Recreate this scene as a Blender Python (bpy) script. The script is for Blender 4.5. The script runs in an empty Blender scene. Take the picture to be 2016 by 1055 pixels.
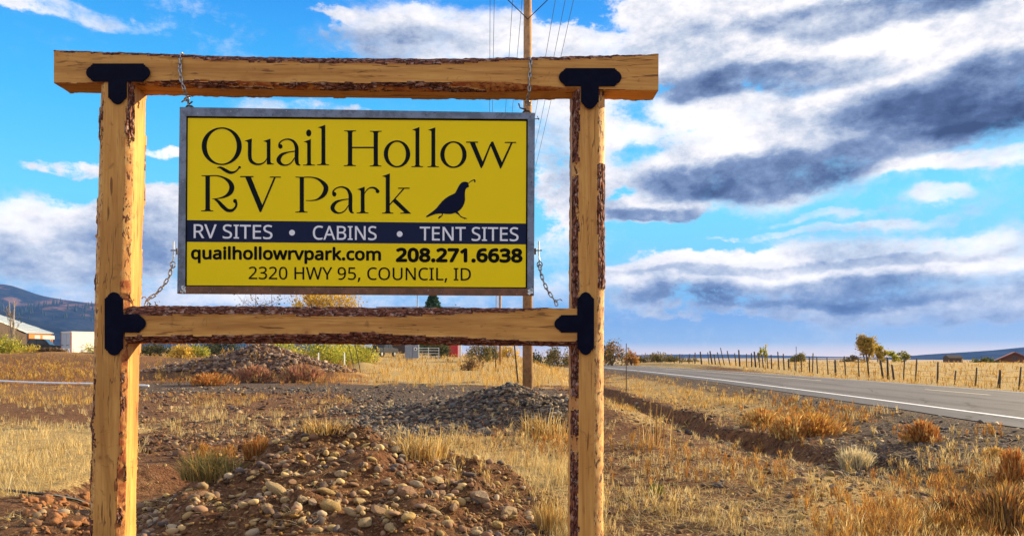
import bpy, bmesh, math, random, os
import numpy as np
from mathutils import Vector, Matrix, Euler

R = math.radians
random.seed(7)
rng = np.random.default_rng(11)
scene = bpy.context.scene
COL = scene.collection

# ------------------------------------------------------------------ camera, sky, sun, exposure
EYE = 1.6
F = 1500.0            # focal length in photo pixels (photo 2016 px wide)
HZ = 700.0            # horizon row
cam_d = bpy.data.cameras.new('camera')
cam = bpy.data.objects.new('camera', cam_d)
COL.objects.link(cam)
cam.location = (0, 0, EYE)
cam.rotation_euler = (R(90), 0, 0)
cam_d.sensor_width = 36.0
cam_d.lens = 36.0 * F / 2016.0
cam_d.shift_y = (HZ - 527.5) / 2016.0
cam_d.clip_start = 0.05
cam_d.clip_end = 30000
scene.camera = cam

SUN_AZ = R(62)      # clockwise from +Y (view direction) towards +X
SUN_EL = R(17)
scene.view_settings.view_transform = 'Standard'
scene.view_settings.look = 'None'
scene.view_settings.gamma = 1
scene.view_settings.use_curve_mapping = False
scene.view_settings.exposure = 1.13
EXPO = 2.0

sl = bpy.data.lights.new('sun', 'SUN')
sl.energy = 5.0
sl.angle = R(0.6)
sl.color = (1.0, 0.79, 0.46)
sun = bpy.data.objects.new('sun', sl)
COL.objects.link(sun)
sd = Vector((math.sin(SUN_AZ) * math.cos(SUN_EL), math.cos(SUN_AZ) * math.cos(SUN_EL), math.sin(SUN_EL)))
sun.rotation_euler = sd.to_track_quat('Z', 'Y').to_euler()
sun.location = (40, 20, 30)

world = bpy.data.worlds.new('World')
scene.world = world
world.use_nodes = True
SKY_K = 0.12


class NT:
    """tiny node builder"""
    def __init__(s, tree):
        s.t = tree
        s.n = tree.nodes
        s.l = tree.links

    def val(s, v, sock):
        if isinstance(v, bpy.types.NodeSocket):
            s.l.new(v, sock)
        elif v is not None:
            try:
                sock.default_value = v
            except Exception:
                if sock.type == 'RGBA' and len(v) == 3:
                    sock.default_value = (*v, 1)
                else:
                    sock.default_value = (v, v, v)

    def math(s, op, a, b=None, c=None, clamp=False):
        n = s.n.new('ShaderNodeMath')
        n.operation = op
        n.use_clamp = clamp
        s.val(a, n.inputs[0])
        if b is not None:
            s.val(b, n.inputs[1])
        if c is not None:
            s.val(c, n.inputs[2])
        return n.outputs[0]

    def vmath(s, op, a, b=None):
        n = s.n.new('ShaderNodeVectorMath')
        n.operation = op
        s.val(a, n.inputs[0])
        if b is not None:
            s.val(b, n.inputs[1])
        return n.outputs['Value'] if op in ('LENGTH', 'DOT_PRODUCT') else n.outputs[0]

    def mix(s, f, a, b, mode='MIX'):
        n = s.n.new('ShaderNodeMix')
        n.data_type = 'RGBA'
        n.blend_type = mode
        s.val(f, n.inputs[0])
        s.val(a if isinstance(a, bpy.types.NodeSocket) else (*a[:3], 1), n.inputs[6])
        s.val(b if isinstance(b, bpy.types.NodeSocket) else (*b[:3], 1), n.inputs[7])
        return n.outputs[2]

    def ramp(s, f, stops, interp='LINEAR'):
        n = s.n.new('ShaderNodeValToRGB')
        n.color_ramp.interpolation = interp
        e = n.color_ramp.elements
        while len(e) < len(stops):
            e.new(0.5)
        for k, (p, c) in enumerate(stops):
            e[k].position = p
            if not hasattr(c, '__len__'):
                c = (c, c, c)
            e[k].color = (*c[:3], 1)
        s.val(f, n.inputs[0])
        return n.outputs[0]

    def sstep(s, f, a, b, o0=0.0, o1=1.0):
        n = s.n.new('ShaderNodeMapRange')
        n.interpolation_type = 'SMOOTHSTEP'
        s.val(f, n.inputs[0])
        for i, v in enumerate((a, b, o0, o1)):
            n.inputs[i + 1].default_value = v
        return n.outputs[0]

    def noise(s, vec, scale, detail=4, rough=0.55, dist=0.0, out=0, lac=2.0):
        n = s.n.new('ShaderNodeTexNoise')
        if vec is not None:
            s.val(vec, n.inputs['Vector'])
        n.inputs['Scale'].default_value = scale
        n.inputs['Detail'].default_value = detail
        n.inputs['Roughness'].default_value = rough
        n.inputs['Distortion'].default_value = dist
        n.inputs['Lacunarity'].default_value = lac
        return n.outputs[out]

    def voronoi(s, vec, scale, feature='F1', out=0, rand=1.0):
        n = s.n.new('ShaderNodeTexVoronoi')
        n.feature = feature
        if vec is not None:
            s.val(vec, n.inputs['Vector'])
        n.inputs['Scale'].default_value = scale
        n.inputs['Randomness'].default_value = rand
        return n.outputs[out]

    def scalev(s, vec, sc, loc=(0, 0, 0)):
        n = s.n.new('ShaderNodeMapping')
        s.val(vec, n.inputs[0])
        n.inputs['Location'].default_value = loc
        n.inputs['Scale'].default_value = sc
        return n.outputs[0]

    def attr(s, name, out='Color'):
        n = s.n.new('ShaderNodeAttribute')
        n.attribute_name = name
        return n.outputs[out]

    def bump(s, h, strength=0.5, dist=0.02, normal=None):
        n = s.n.new('ShaderNodeBump')
        n.inputs['Strength'].default_value = strength
        n.inputs['Distance'].default_value = dist
        s.val(h, n.inputs['Height'])
        if normal is not None:
            s.l.new(normal, n.inputs['Normal'])
        return n.outputs[0]

    def comb(s, x, y, z):
        n = s.n.new('ShaderNodeCombineXYZ')
        for i, v in enumerate((x, y, z)):
            s.val(v, n.inputs[i])
        return n.outputs[0]

    def sep(s, v):
        n = s.n.new('ShaderNodeSeparateXYZ')
        s.l.new(v, n.inputs[0])
        return n.outputs


def build_world():
    nt = world.node_tree
    nt.nodes.clear()
    b = NT(nt)
    out = nt.nodes.new('ShaderNodeOutputWorld')
    bg = nt.nodes.new('ShaderNodeBackground')
    bg.inputs[1].default_value = SKY_K
    nt.links.new(bg.outputs[0], out.inputs[0])
    tc = nt.nodes.new('ShaderNodeTexCoord').outputs['Generated']
    x, y, z = b.sep(tc)
    sky = nt.nodes.new('ShaderNodeTexSky')
    sky.sky_type = 'NISHITA'
    sky.sun_disc = False
    sky.sun_elevation = SUN_EL
    sky.sun_rotation = SUN_AZ
    sky.altitude = 900
    sky.air_density = 1.0
    sky.dust_density = 0.4
    sky.ozone_density = 2.0
    # sky-plane coordinates: azimuth (rad) and tangent of elevation
    az = b.math('ARCTAN2', x, y)
    hyp = b.math('SQRT', b.math('ADD', b.math('MULTIPLY', x, x), b.math('MULTIPLY', y, y)))
    te = b.math('DIVIDE', z, b.math('MAXIMUM', hyp, 0.02))
    ae = b.comb(az, te, 0.0)
    S = 1.0 / (SKY_K * EXPO)

    def lin(c):   # display 0-255 -> world colour
        r = []
        for v in c:
            v /= 255.0
            r.append((v / 12.92 if v <= 0.04045 else ((v + 0.055) / 1.055) ** 2.4) * S)
        return r
    # clear sky: the physical sky pulled towards the deep azure of the day
    tz = b.sstep(te, 0.0, 0.5)
    grad = b.ramp(b.math('MULTIPLY', te, 1.6, clamp=True), [
        (0.0, [v / S for v in lin((228, 210, 218))]), (0.012, [v / S for v in lin((204, 200, 220))]), (0.028, [v / S for v in lin((118, 166, 222))]),
        (0.08, [v / S for v in lin((78, 144, 218))]), (0.17, [v / S for v in lin((112, 200, 246))]),
        (0.30, [v / S for v in lin((104, 214, 252))]), (0.48, [v / S for v in lin((62, 190, 252))]),
        (0.72, [v / S for v in lin((26, 152, 242))]), (1.0, [v / S for v in lin((22, 110, 205))])])
    gsc = b.mix(1.0, grad, (S, S, S), 'MULTIPLY')
    base = b.mix(0.90, sky.outputs[0], gsc)
    # cloud coordinates
    k = b.math('DIVIDE', 1.0, b.math('ADD', b.math('MAXIMUM', te, 0.0), 0.16))
    pc = b.comb(b.math('MULTIPLY', az, b.math('ADD', b.math('MULTIPLY', k, 0.22), 0.7)), b.math('MULTIPLY', k, 0.9), 0.0)
    warp = b.noise(b.scalev(ae, (6.0, 11.0, 1)), 1.0, 6, 0.6, out=1)
    wv = b.vmath('MULTIPLY', b.vmath('SUBTRACT', warp, (0.5, 0.5, 0.5)), (0.11, 0.075, 0.0))
    aw = b.vmath('ADD', ae, wv)
    n1 = b.noise(b.vmath('ADD', b.scalev(ae, (8.0, 12.5, 1), (2.1, 0.3, 0)), wv), 1.0, 9, 0.62, 0.1)
    n2 = b.noise(b.scalev(ae, (8.0, 15.0, 1), (5.1, 1.3, 0)), 1.0, 8, 0.6, 0.1)
    n3 = b.noise(b.scalev(ae, (27.0, 38.0, 1), (0.4, 3.3, 0)), 1.0, 7, 0.68, 0.2)

    n4 = b.noise(b.scalev(ae, (75.0, 95.0, 1), (3.4, 1.3, 0)), 1.0, 5, 0.7, 0.2)

    def blob(px, py, rx, ry, w, rot=0.0):
        a0 = math.atan((px - 1008) / F)
        t0 = (HZ - py) / F * math.cos(a0)
        v = b.vmath('SUBTRACT', aw, (a0, t0, 0))
        v = b.scalev(v, (F / rx / (1 / math.cos(a0) ** 2), F / ry / math.cos(a0), 1)) if not rot else None or b.scalev(v, (F / rx * math.cos(a0) ** 2, F / ry / math.cos(a0), 1))
        d = b.vmath('LENGTH', v)
        return b.math('MULTIPLY', b.sstep(d, 0.45, 1.08, 1.0, 0.0), w)

    def total(lst):
        acc = None
        for a in lst:
            o = blob(*a)
            acc = o if acc is None else b.math('ADD', acc, o)
        return acc
    cover = total([
        (1420, 60, 330, 120, .9), (1800, 70, 380, 130, .9), (1620, 240, 300, 85, .85), (1370, 200, 105, 45, .75),
        (880, 75, 330, 75, .85), (1120, 300, 110, 260, .75), (1500, 335, 330, 85, .95), (1950, 190, 260, 125, .95), (1680, 610, 420, 30, .55),
        (1290, 412, 130, 32, .8), (1640, 515, 460, 55, .75), (1350, 560, 330, 55, .6), (1900, 560, 300, 60, .6),
        (1900, 328, 150, 24, .65), (1850, 394, 60, 24, .6), (130, 322, 75, 26, .55), (325, 290, 40, 18, .5),
        (120, 460, 380, 95, .8), (330, 400, 110, 60, .7), (150, 560, 400, 50, .45), (80, 8, 150, 22, .55), (640, 10, 80, 20, .5),
        (620, 210, 160, 20, .5), (1230, 262, 80, 28, .5), (1600, 455, 260, 14, .5), (1620, 425, 100, 12, .4), (700, 590, 500, 35, .4),
    ])
    dark = total([
        (1500, 345, 260, 60, 1.0), (1950, 190, 270, 90, 1.05), (1680, 612, 420, 30, .45), (1490, 150, 270, 42, .7), (1290, 418, 120, 22, .8),
        (1750, 15, 300, 45, .65), (760, 85, 250, 45, .40), (1620, 575, 450, 32, .75), (1150, 400, 120, 120, .2),
        (60, 500, 330, 70, .45), (300, 440, 160, 60, .3), (1880, 275, 160, 40, .5), (1330, 90, 120, 60, .35), (1560, 530, 500, 14, .35),
    ])
    # everywhere outside the frame: broken cloud from noise, cover raised to add ambient light
    inside = b.math('MULTIPLY', b.sstep(b.math('ABSOLUTE', az), 0.62, 0.95, 1, 0), b.sstep(te, 0.46, 0.62, 1, 0))
    nf = b.noise(pc, 0.9, 7, 0.58, 0.2)
    outc = b.math('MULTIPLY', b.sstep(nf, 0.36, 0.52), 0.95)
    low = b.math('MULTIPLY', b.sstep(n2, 0.44, 0.62), b.sstep(te, 0.03, 0.12))
    cin = b.math('ADD', b.math('MULTIPLY', cover, 1.0), b.math('MULTIPLY', b.math('SUBTRACT', n1, 0.5), 1.7))
    cin = b.math('ADD', cin, b.math('MULTIPLY', b.math('SUBTRACT', n3, 0.5), 0.95))
    cin = b.math('ADD', cin, b.math('MULTIPLY', b.math('SUBTRACT', n4, 0.5), 0.60))
    cin = b.mix(b.sstep(b.noise(b.scalev(ae, (3.2, 6.5, 1), (7, 2, 0)), 1.0, 2), .40, .56), b.sstep(cin, 0.26, 0.62), b.sstep(cin, -0.05, 1.0))
    mixc = b.mix(inside, outc, cin)
    # shading inside the clouds
    dark = b.math('ADD', dark, b.math('MULTIPLY', b.math('SUBTRACT', n4, 0.5), 0.40))
    shade = b.math('ADD', dark, b.math('MULTIPLY', b.math('SUBTRACT', n2, 0.5), 2.0))
    shade = b.math('ADD', shade, b.math('MULTIPLY', b.math('SUBTRACT', n3, 0.5), 0.95))
    shade = b.math('ADD', shade, b.math('MULTIPLY', b.math('SUBTRACT', nf, 0.55), b.math('MULTIPLY', b.math('SUBTRACT', 1.0, inside), 1.2)))
    ccol = b.ramp(b.math('ADD', b.math('MULTIPLY', shade, 0.55), 0.22, clamp=True), [
        (0.0, [v / S for v in lin((255, 253, 248))]), (0.22, [v / S for v in lin((230, 228, 232))]),
        (0.42, [v / S for v in lin((180, 190, 208))]), (0.64, [v / S for v in lin((118, 138, 174))]),
        (0.85, [v / S for v in lin((76, 94, 134))]), (1.0, [v / S for v in lin((54, 68, 104))])])
    ccol = b.mix(1.0, ccol, (S * 1.22, S * 1.20, S * 1.17), 'MULTIPLY')
    fin = b.mix(mixc, base, ccol)
    nt.links.new(fin, bg.inputs[0])
    world.cycles.sampling_method = 'MANUAL'
    world.cycles.sample_map_resolution = 512


build_world()
scene.cycles.max_bounces = 6
scene.cycles.diffuse_bounces = 3
scene.cycles.glossy_bounces = 2
scene.cycles.transmission_bounces = 3
scene.cycles.caustics_reflective = False
scene.cycles.caustics_refractive = False


# ------------------------------------------------------------------ general helpers
def tag(o, label=None, cat=None, group=None, kind=None):
    if label: o['label'] = label
    if cat: o['category'] = cat
    if group: o['group'] = group
    if kind: o['kind'] = kind
    return o


def empty(name, loc, label=None, cat=None, group=None, rz=0.0, kind=None):
    o = bpy.data.objects.new(name, None)
    o.empty_display_size = 0.1
    COL.objects.link(o)
    o.location = loc
    o.rotation_euler = (0, 0, rz)
    return tag(o, label, cat, group, kind)


def link(name, me, mats, parent=None, loc=(0, 0, 0)):
    o = bpy.data.objects.new(name, me)
    COL.objects.link(o)
    if mats is not None:
        for m in (mats if isinstance(mats, (list, tuple)) else [mats]):
            me.materials.append(m)
    o.location = loc
    if parent:
        o.parent = parent
    return o


def mesh_np(name, V, T, smooth=False, colors=None, quads=False, attrs=None):
    """mesh from numpy arrays; T is (n,3) or (n,4)"""
    V = np.asarray(V, dtype=np.float32)
    T = np.asarray(T, dtype=np.int32)
    k = T.shape[1]
    me = bpy.data.meshes.new(name)
    me.vertices.add(len(V))
    me.vertices.foreach_set('co', V.ravel())
    me.loops.add(T.size)
    me.loops.foreach_set('vertex_index', T.ravel())
    me.polygons.add(len(T))
    me.polygons.foreach_set('loop_start', np.arange(0, T.size, k, dtype=np.int32))
    me.polygons.foreach_set('loop_total', np.full(len(T), k, dtype=np.int32))
    if smooth:
        me.polygons.foreach_set('use_smooth', np.ones(len(T), dtype=bool))
    me.update(calc_edges=True)
    if colors is not None:
        a = me.color_attributes.new('Col', 'FLOAT_COLOR', 'POINT')
        c = np.ones((len(V), 4), dtype=np.float32)
        c[:, :3] = colors
        a.data.foreach_set('color', c.ravel())
    if attrs:
        for kx, v in attrs.items():
            if v.ndim == 2:
                a = me.color_attributes.new(kx, 'FLOAT_COLOR', 'POINT')
                c = np.ones((len(V), 4), dtype=np.float32)
                c[:, :3] = v
                a.data.foreach_set('color', c.ravel())
            else:
                a = me.attributes.new(kx, 'FLOAT', 'POINT')
                a.data.foreach_set('value', v.astype(np.float32))
    return me


def hash2(ix, iy, seed=0):
    h = (ix.astype(np.int64) * 374761393 + iy.astype(np.int64) * 668265263 + seed * 974634777) & 0xffffffff
    h = ((h ^ (h >> 13)) * 1274126177) & 0xffffffff
    h = h ^ (h >> 16)
    return (h & 0xffffff) / float(0xffffff)


def vnoise(x, y, seed=0):
    xi = np.floor(x); yi = np.floor(y)
    fx = x - xi; fy = y - yi
    fx = fx * fx * (3 - 2 * fx); fy = fy * fy * (3 - 2 * fy)
    a = hash2(xi, yi, seed); b = hash2(xi + 1, yi, seed)
    c = hash2(xi, yi + 1, seed); d = hash2(xi + 1, yi + 1, seed)
    return (a * (1 - fx) + b * fx) * (1 - fy) + (c * (1 - fx) + d * fx) * fy


def fbm(x, y, oct=4, seed=0, gain=0.5):
    x = np.asarray(x, dtype=float); y = np.asarray(y, dtype=float)
    s = 0.0; a = 1.0; t = 0.0
    for i in range(oct):
        s = s + a * vnoise(x * 2 ** i + i * 17.3, y * 2 ** i - i * 9.1, seed + i)
        t += a; a *= gain
    return s / t


def sm(x, a, b):
    t = np.clip((np.asarray(x, dtype=float) - a) / (b - a), 0, 1)
    return t * t * (3 - 2 * t)


# parts collected as boxes / tubes / polygons and linked as one mesh object
class MB:
    def __init__(s):
        s.v = []; s.f = []

    def add(s, vs, fs):
        o = len(s.v)
        s.v += [tuple(v) for v in vs]
        s.f += [tuple(i + o for i in f) for f in fs]
        return s

    def box(s, c, d, rot=None):
        hx, hy, hz = d[0] / 2, d[1] / 2, d[2] / 2
        vs = [Vector((x, y, z)) for x in (-hx, hx) for y in (-hy, hy) for z in (-hz, hz)]
        if rot is not None:
            m = rot if isinstance(rot, Matrix) else Euler(rot).to_matrix()
            vs = [m @ v for v in vs]
        vs = [v + Vector(c) for v in vs]
        return s.add(vs, [(0, 1, 3, 2), (4, 6, 7, 5), (0, 4, 5, 1), (2, 3, 7, 6), (0, 2, 6, 4), (1, 5, 7, 3)])

    def tube(s, pts, r, n=8, cap=True):
        pts = [Vector(p) for p in pts]
        rs = r if hasattr(r, '__len__') else [r] * len(pts)
        rings = []
        for i, p in enumerate(pts):
            d = (pts[min(i + 1, len(pts) - 1)] - pts[max(i - 1, 0)]).normalized()
            up = Vector((0, 0, 1)) if abs(d.z) < 0.95 else Vector((0, 1, 0))
            a = d.cross(up).normalized(); b = a.cross(d).normalized()
            rings.append([p + (a * math.cos(2 * math.pi * k / n) + b * math.sin(2 * math.pi * k / n)) * rs[i] for k in range(n)])
        vs = [v for ring in rings for v in ring]
        fs = []
        for i in range(len(rings) - 1):
            for k in range(n):
                k2 = (k + 1) % n
                fs.append((i * n + k, i * n + k2, (i + 1) * n + k2, (i + 1) * n + k))
        if cap:
            fs.append(tuple(range(n)))
            fs.append(tuple((len(rings) - 1) * n + k for k in reversed(range(n))))
        return s.add(vs, fs)

    def prism(s, poly, axis_fn, t0, t1):
        """poly 2d outline -> solid; axis_fn(u, v, t) gives a point"""
        n = len(poly)
        vs = [axis_fn(u, v, t0) for u, v in poly] + [axis_fn(u, v, t1) for u, v in poly]
        fs = [tuple(range(n)), tuple(range(2 * n - 1, n - 1, -1))]
        for i in range(n):
            j = (i + 1) % n
            fs.append((i, i + n, j + n, j))
        return s.add(vs, fs)

    def mesh(s, name, smooth=False):
        me = bpy.data.meshes.new(name)
        me.from_pydata([tuple(v) for v in s.v], [], s.f)
        bm = bmesh.new(); bm.from_mesh(me)
        bmesh.ops.recalc_face_normals(bm, faces=bm.faces)
        bm.to_mesh(me); bm.free()
        if smooth:
            me.polygons.foreach_set('use_smooth', [True] * len(me.polygons))
        me.update()
        return me

    def build(s, name, mat, parent=None, loc=(0, 0, 0), smooth=False):
        return link(name, s.mesh(name, smooth), mat, parent, loc)


# ------------------------------------------------------------------ materials
MATS = {}


def mat(name, fn):
    m = bpy.data.materials.new(name)
    m.use_nodes = True
    nt = m.node_tree
    nt.nodes.clear()
    b = NT(nt)
    out = nt.nodes.new('ShaderNodeOutputMaterial')
    sh = fn(b)
    nt.links.new(sh, out.inputs[0])
    MATS[name] = m
    return m


def bsdf(b, col, rough=0.8, metal=0.0, normal=None, spec=0.5, coat=0.0):
    n = b.n.new('ShaderNodeBsdfPrincipled')
    b.val(col if isinstance(col, bpy.types.NodeSocket) else (*col, 1), n.inputs['Base Color'])
    b.val(rough, n.inputs['Roughness'])
    b.val(metal, n.inputs['Metallic'])
    n.inputs['Specular IOR Level'].default_value = spec
    n.inputs['Coat Weight'].default_value = coat
    if normal is not None:
        b.l.new(normal, n.inputs['Normal'])
    return n.outputs[0]


def objco(b):
    return b.n.new('ShaderNodeTexCoord').outputs['Object']


def m_wood(b, base=(0.53, 0.245, 0.052), pale=(0.66, 0.355, 0.095), dk=(0.16, 0.06, 0.02), along='Z', knots=True):
    co = objco(b)
    st = {'Z': (1, 1, .06), 'X': (.06, 1, 1)}[along]
    g = b.noise(b.scalev(co, st), 42, 5, 0.6, 0.5)
    g2 = b.noise(b.scalev(co, st), 9, 4, 0.6, 0.8)
    big = b.noise(b.scalev(co, {'Z': (1, 1, .5), 'X': (.5, 1, 1)}[along]), 3.2, 4, 0.6)
    c = b.mix(b.sstep(g, 0.3, 0.7), base, pale)
    c = b.mix(b.math('MULTIPLY', b.sstep(g2, 0.48, 0.68), 0.60), c, (0.30, 0.115, 0.024))
    c = b.mix(b.math('MULTIPLY', b.sstep(big, 0.45, 0.70), 0.50), c, (0.36, 0.155, 0.035))
    smg = b.noise(co, 13, 6, .7, .8)
    c = b.mix(b.math('MULTIPLY', b.sstep(smg, 0.58, 0.70), 0.55), c, (0.17, 0.07, 0.022))
    # drying checks: short dark slits along the grain
    ck = b.noise(b.scalev(co, {'Z': (1, 1, .10), 'X': (.10, 1, 1)}[along], (3, 1, 7)), 46, 2, 0.4)
    ckm = b.math('MULTIPLY', b.sstep(ck, 0.64, 0.69), b.sstep(b.noise(co, 4.0, 2, .5), 0.40, 0.56))
    c = b.mix(b.math('MULTIPLY', ckm, 0.85), c, dk)
    lc = b.noise(b.scalev(co, {'Z': (1, 1, .05), 'X': (.05, 1, 1)}[along], (1, 4, 2)), 24, 3, 0.5, .4)
    lcm = b.math('MULTIPLY', b.sstep(b.math('ABSOLUTE', b.math('SUBTRACT', lc, .5)), 0.004, 0.013, 1, 0), b.sstep(b.noise(b.scalev(co, {'Z': (3, 3, 1), 'X': (1, 3, 3)}[along]), 2.2, 2, .5), .50, .60))
    c = b.mix(b.math('MULTIPLY', lcm, 0.8), c, dk)
    ckm = b.math('MAXIMUM', ckm, lcm)
    h = b.math('SUBTRACT', b.math('MULTIPLY', g, 0.3), ckm)
    if knots:
        d = b.voronoi(b.scalev(co, (1, 0.25, 1), (.37, .1, .21)), 4.4)
        kn = b.sstep(d, 0.050, 0.080, 1, 0)
        ring = b.sstep(b.math('SINE', b.math('MULTIPLY', d, 520)), -0.2, 0.8)
        kc = b.mix(b.math('MULTIPLY', ring, .6), (0.20, 0.07, 0.02), (0.36, 0.15, 0.05))
        c = b.mix(b.math('MULTIPLY', kn, 0.85), c, kc)
        halo = b.sstep(d, 0.07, 0.22, 0.5, 0)
        c = b.mix(halo, c, (0.40, 0.17, 0.04))
    # peeled corners: orange inner bark with dark flecks left on
    pl = b.attr('peel', 'Fac')
    fl = b.noise(b.scalev(co, {'Z': (1, 1, .45), 'X': (.45, 1, 1)}[along]), 34, 5, 0.7, 0.6)
    red = b.attr('redness', 'Fac')
    pc = b.mix(red, (0.72, 0.44, 0.15), (0.30, 0.075, 0.02))
    pc = b.mix(b.sstep(b.noise(co, 20, 4, .6), .4, .65), pc, (0.50, 0.22, 0.06))
    pc = b.mix(b.sstep(fl, 0.545, 0.58), pc, (0.10, 0.03, 0.012))
    c = b.mix(b.sstep(pl, 0.3, 0.6), c, pc)
    h = b.math('ADD', h, b.math('MULTIPLY', b.math('MULTIPLY', fl, pl), 1.5))
    return bsdf(b, c, b.mix(g, (.55,) * 3, (.8,) * 3), normal=b.bump(h, 0.55, 0.004), spec=0.3)


mat('wood_post', lambda b: m_wood(b))
mat('wood_beam', lambda b: m_wood(b, along='X'))


def m_bark(b, along='X'):
    co = objco(b)
    s = {'Z': (1, 1, .28), 'X': (.28, 1, 1)}[along]
    v = b.voronoi(b.scalev(b.vmath('ADD', co, b.vmath('MULTIPLY', b.noise(co, 12, 3, out=1), (.04,) * 3)), s), 46, 'DISTANCE_TO_EDGE')
    n = b.noise(b.scalev(co, s), 50, 5, .65)
    c = b.mix(b.sstep(n, .35, .68), (0.085, 0.024, 0.016), (0.33, 0.125, 0.075))
    c = b.mix(b.sstep(b.noise(co, 30, 3), .50, .66), c, (0.42, 0.26, 0.20))
    c = b.mix(b.sstep(v, 0.0, 0.10, 1, 0), c, (0.018, 0.006, 0.005))
    h = b.math('ADD', b.sstep(v, 0, .25), b.math('MULTIPLY', n, .5))
    return bsdf(b, c, .85, normal=b.bump(h, 0.9, 0.010), spec=.2)


mat('bark_beam', lambda b: m_bark(b, 'X'))
mat('bark_post', lambda b: m_bark(b, 'Z'))


def m_endgrain(b):
    co = objco(b)
    s = b.sep(co)
    r = b.math('SQRT', b.math('ADD', b.math('POWER', s[1], 2.0), b.math('POWER', b.math('SUBTRACT', s[2], 3.5), 2.0)))
    ring = b.sstep(b.math('SINE', b.math('MULTIPLY', r, 900)), -.6, .8)
    return bsdf(b, b.mix(ring, (.30, .14, .05), (.46, .25, .10)), .8)


mat('end_grain', m_endgrain)


def m_steel(b, col=(0.20, 0.235, 0.31), dark=(0.05, 0.05, 0.055), rough=0.5, metal=.55):
    co = objco(b)
    n = b.noise(co, 12, 5, .65)
    n2 = b.noise(b.scalev(co, (1, 1, 1)), 55, 4, .7)
    c = b.mix(b.sstep(n, .40, .62), col, [v * .62 for v in col])
    c = b.mix(b.math('MULTIPLY', b.sstep(n2, .60, .68), .8), c, dark)
    c = b.mix(b.math('MULTIPLY', b.sstep(n2, .36, .26), .7), c, (0.62, 0.64, 0.68))
    return bsdf(b, c, rough, metal, normal=b.bump(n2, .2, .002))


mat('raw_steel', m_steel)
mat('steel_painted_reflection', lambda b: m_steel(b, (0.20, 0.085, 0.035), (0.07, 0.03, 0.015), .6, .0))  # brown reflection on the bottom rail, painted as its base colour
mat('chain_steel', lambda b: m_steel(b, (0.42, 0.42, 0.42), (0.10, 0.10, 0.10), .38, .85))
mat('bolt_dark', lambda b: m_steel(b, (0.12, 0.10, 0.10), (0.03, 0.03, 0.03), .5, .7))
mat('black_plate', lambda b: bsdf(b, b.mix(b.sstep(b.noise(objco(b), 18, 3), .4, .7), (0.002, 0.003, 0.013), (0.004, 0.005, 0.018)), .6, 0.0, spec=.06,
                                  normal=b.bump(b.noise(objco(b), 300, 2), .15, .001)))


def m_print(b, col, rough=.38):
    co = objco(b)
    n = b.noise(co, 2.2, 4, .6)
    sp = b.noise(co, 190, 2, .6)
    c = b.mix(b.math('MULTIPLY', b.sstep(n, .3, .7), .10), col, [v * .7 for v in col])
    c = b.mix(b.math('MULTIPLY', b.sstep(sp, .74, .78), .55), c, (0.25, 0.17, 0.06))
    return bsdf(b, c, rough, spec=.15)


mat('sign_yellow', lambda b: m_print(b, (0.93, 0.70, 0.003), .5))
mat('sign_navy', lambda b: m_print(b, (0.008, 0.015, 0.055), .6))
mat('sign_white', lambda b: m_print(b, (0.80, 0.83, 0.90)))
mat('sign_black', lambda b: bsdf(b, (0.004, 0.005, 0.006), .7, spec=.08))
mat('sign_ink', lambda b: bsdf(b, (0.004, 0.009, 0.013), .7, spec=.10))
mat('quail_ink', lambda b: bsdf(b, (0.004, 0.008, 0.030), .7, spec=.10))


def m_ground(b):
    co = b.n.new('ShaderNodeNewGeometry').outputs['Position']
    cv = b.attr('cov')
    s = b.n.new('ShaderNodeSeparateColor')
    b.l.new(cv, s.inputs[0])
    straw, grav, rust = s.outputs
    flat = b.scalev(co, (1, 1, .3))
    n1 = b.noise(flat, 1.3, 6, .65)
    n2 = b.noise(flat, 9, 6, .7)
    n3 = b.noise(flat, 45, 4, .7)
    vo = b.voronoi(flat, 26, 'F1', out=1)
    vd = b.voronoi(flat, 26, 'F1')
    soil = b.mix(b.sstep(n2, .32, .68), (0.060, 0.025, 0.013), (0.25, 0.125, 0.060))
    soil = b.mix(b.math('MULTIPLY', b.sstep(n1, .45, .70), .6), soil, (0.19, 0.075, 0.034))
    soil = b.mix(b.math('MULTIPLY', b.sstep(n3, .56, .66), .6), soil, (0.40, 0.27, 0.16))
    sc = b.n.new('ShaderNodeSeparateColor'); b.l.new(vo, sc.inputs[0])
    gr = b.ramp(sc.outputs[0], [(0, (0.045, 0.040, 0.038)), (.5, (0.12, 0.105, 0.092)), (.85, (0.26, 0.22, 0.17)), (1, (0.46, 0.38, 0.28))])
    gr = b.mix(b.sstep(vd, .35, .7), gr, (0.035, 0.028, 0.024))
    st = b.noise(b.scalev(co, (1, .5, .3)), 60, 4, .8, 1.5)
    sw = b.mix(b.sstep(st, .35, .62), (0.24, 0.15, 0.06), (0.66, 0.48, 0.21))
    sw = b.mix(b.math('MULTIPLY', rust, b.sstep(n2, .35, .6)), sw, (0.33, 0.13, 0.04))
    m1 = b.sstep(b.math('ADD', grav, b.math('MULTIPLY', b.math('SUBTRACT', n2, .5), 1.1)), .35, .60)
    m2 = b.sstep(b.math('ADD', straw, b.math('MULTIPLY', b.math('SUBTRACT', n2, .5), 1.5)), .35, .70)
    c = b.mix(b.math('MULTIPLY', m1, .72), soil, gr)
    c = b.mix(b.math('MULTIPLY', m2, .9), c, sw)
    h = b.math('ADD', b.math('MULTIPLY', n2, .9), b.math('ADD', b.math('MULTIPLY', n3, .5), b.math('MULTIPLY', st, .4)))
    h = b.math('SUBTRACT', h, b.math('MULTIPLY', vd, .5))
    return bsdf(b, c, .95, normal=b.bump(h, .9, .07), spec=.1)


mat('ground', m_ground)


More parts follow.
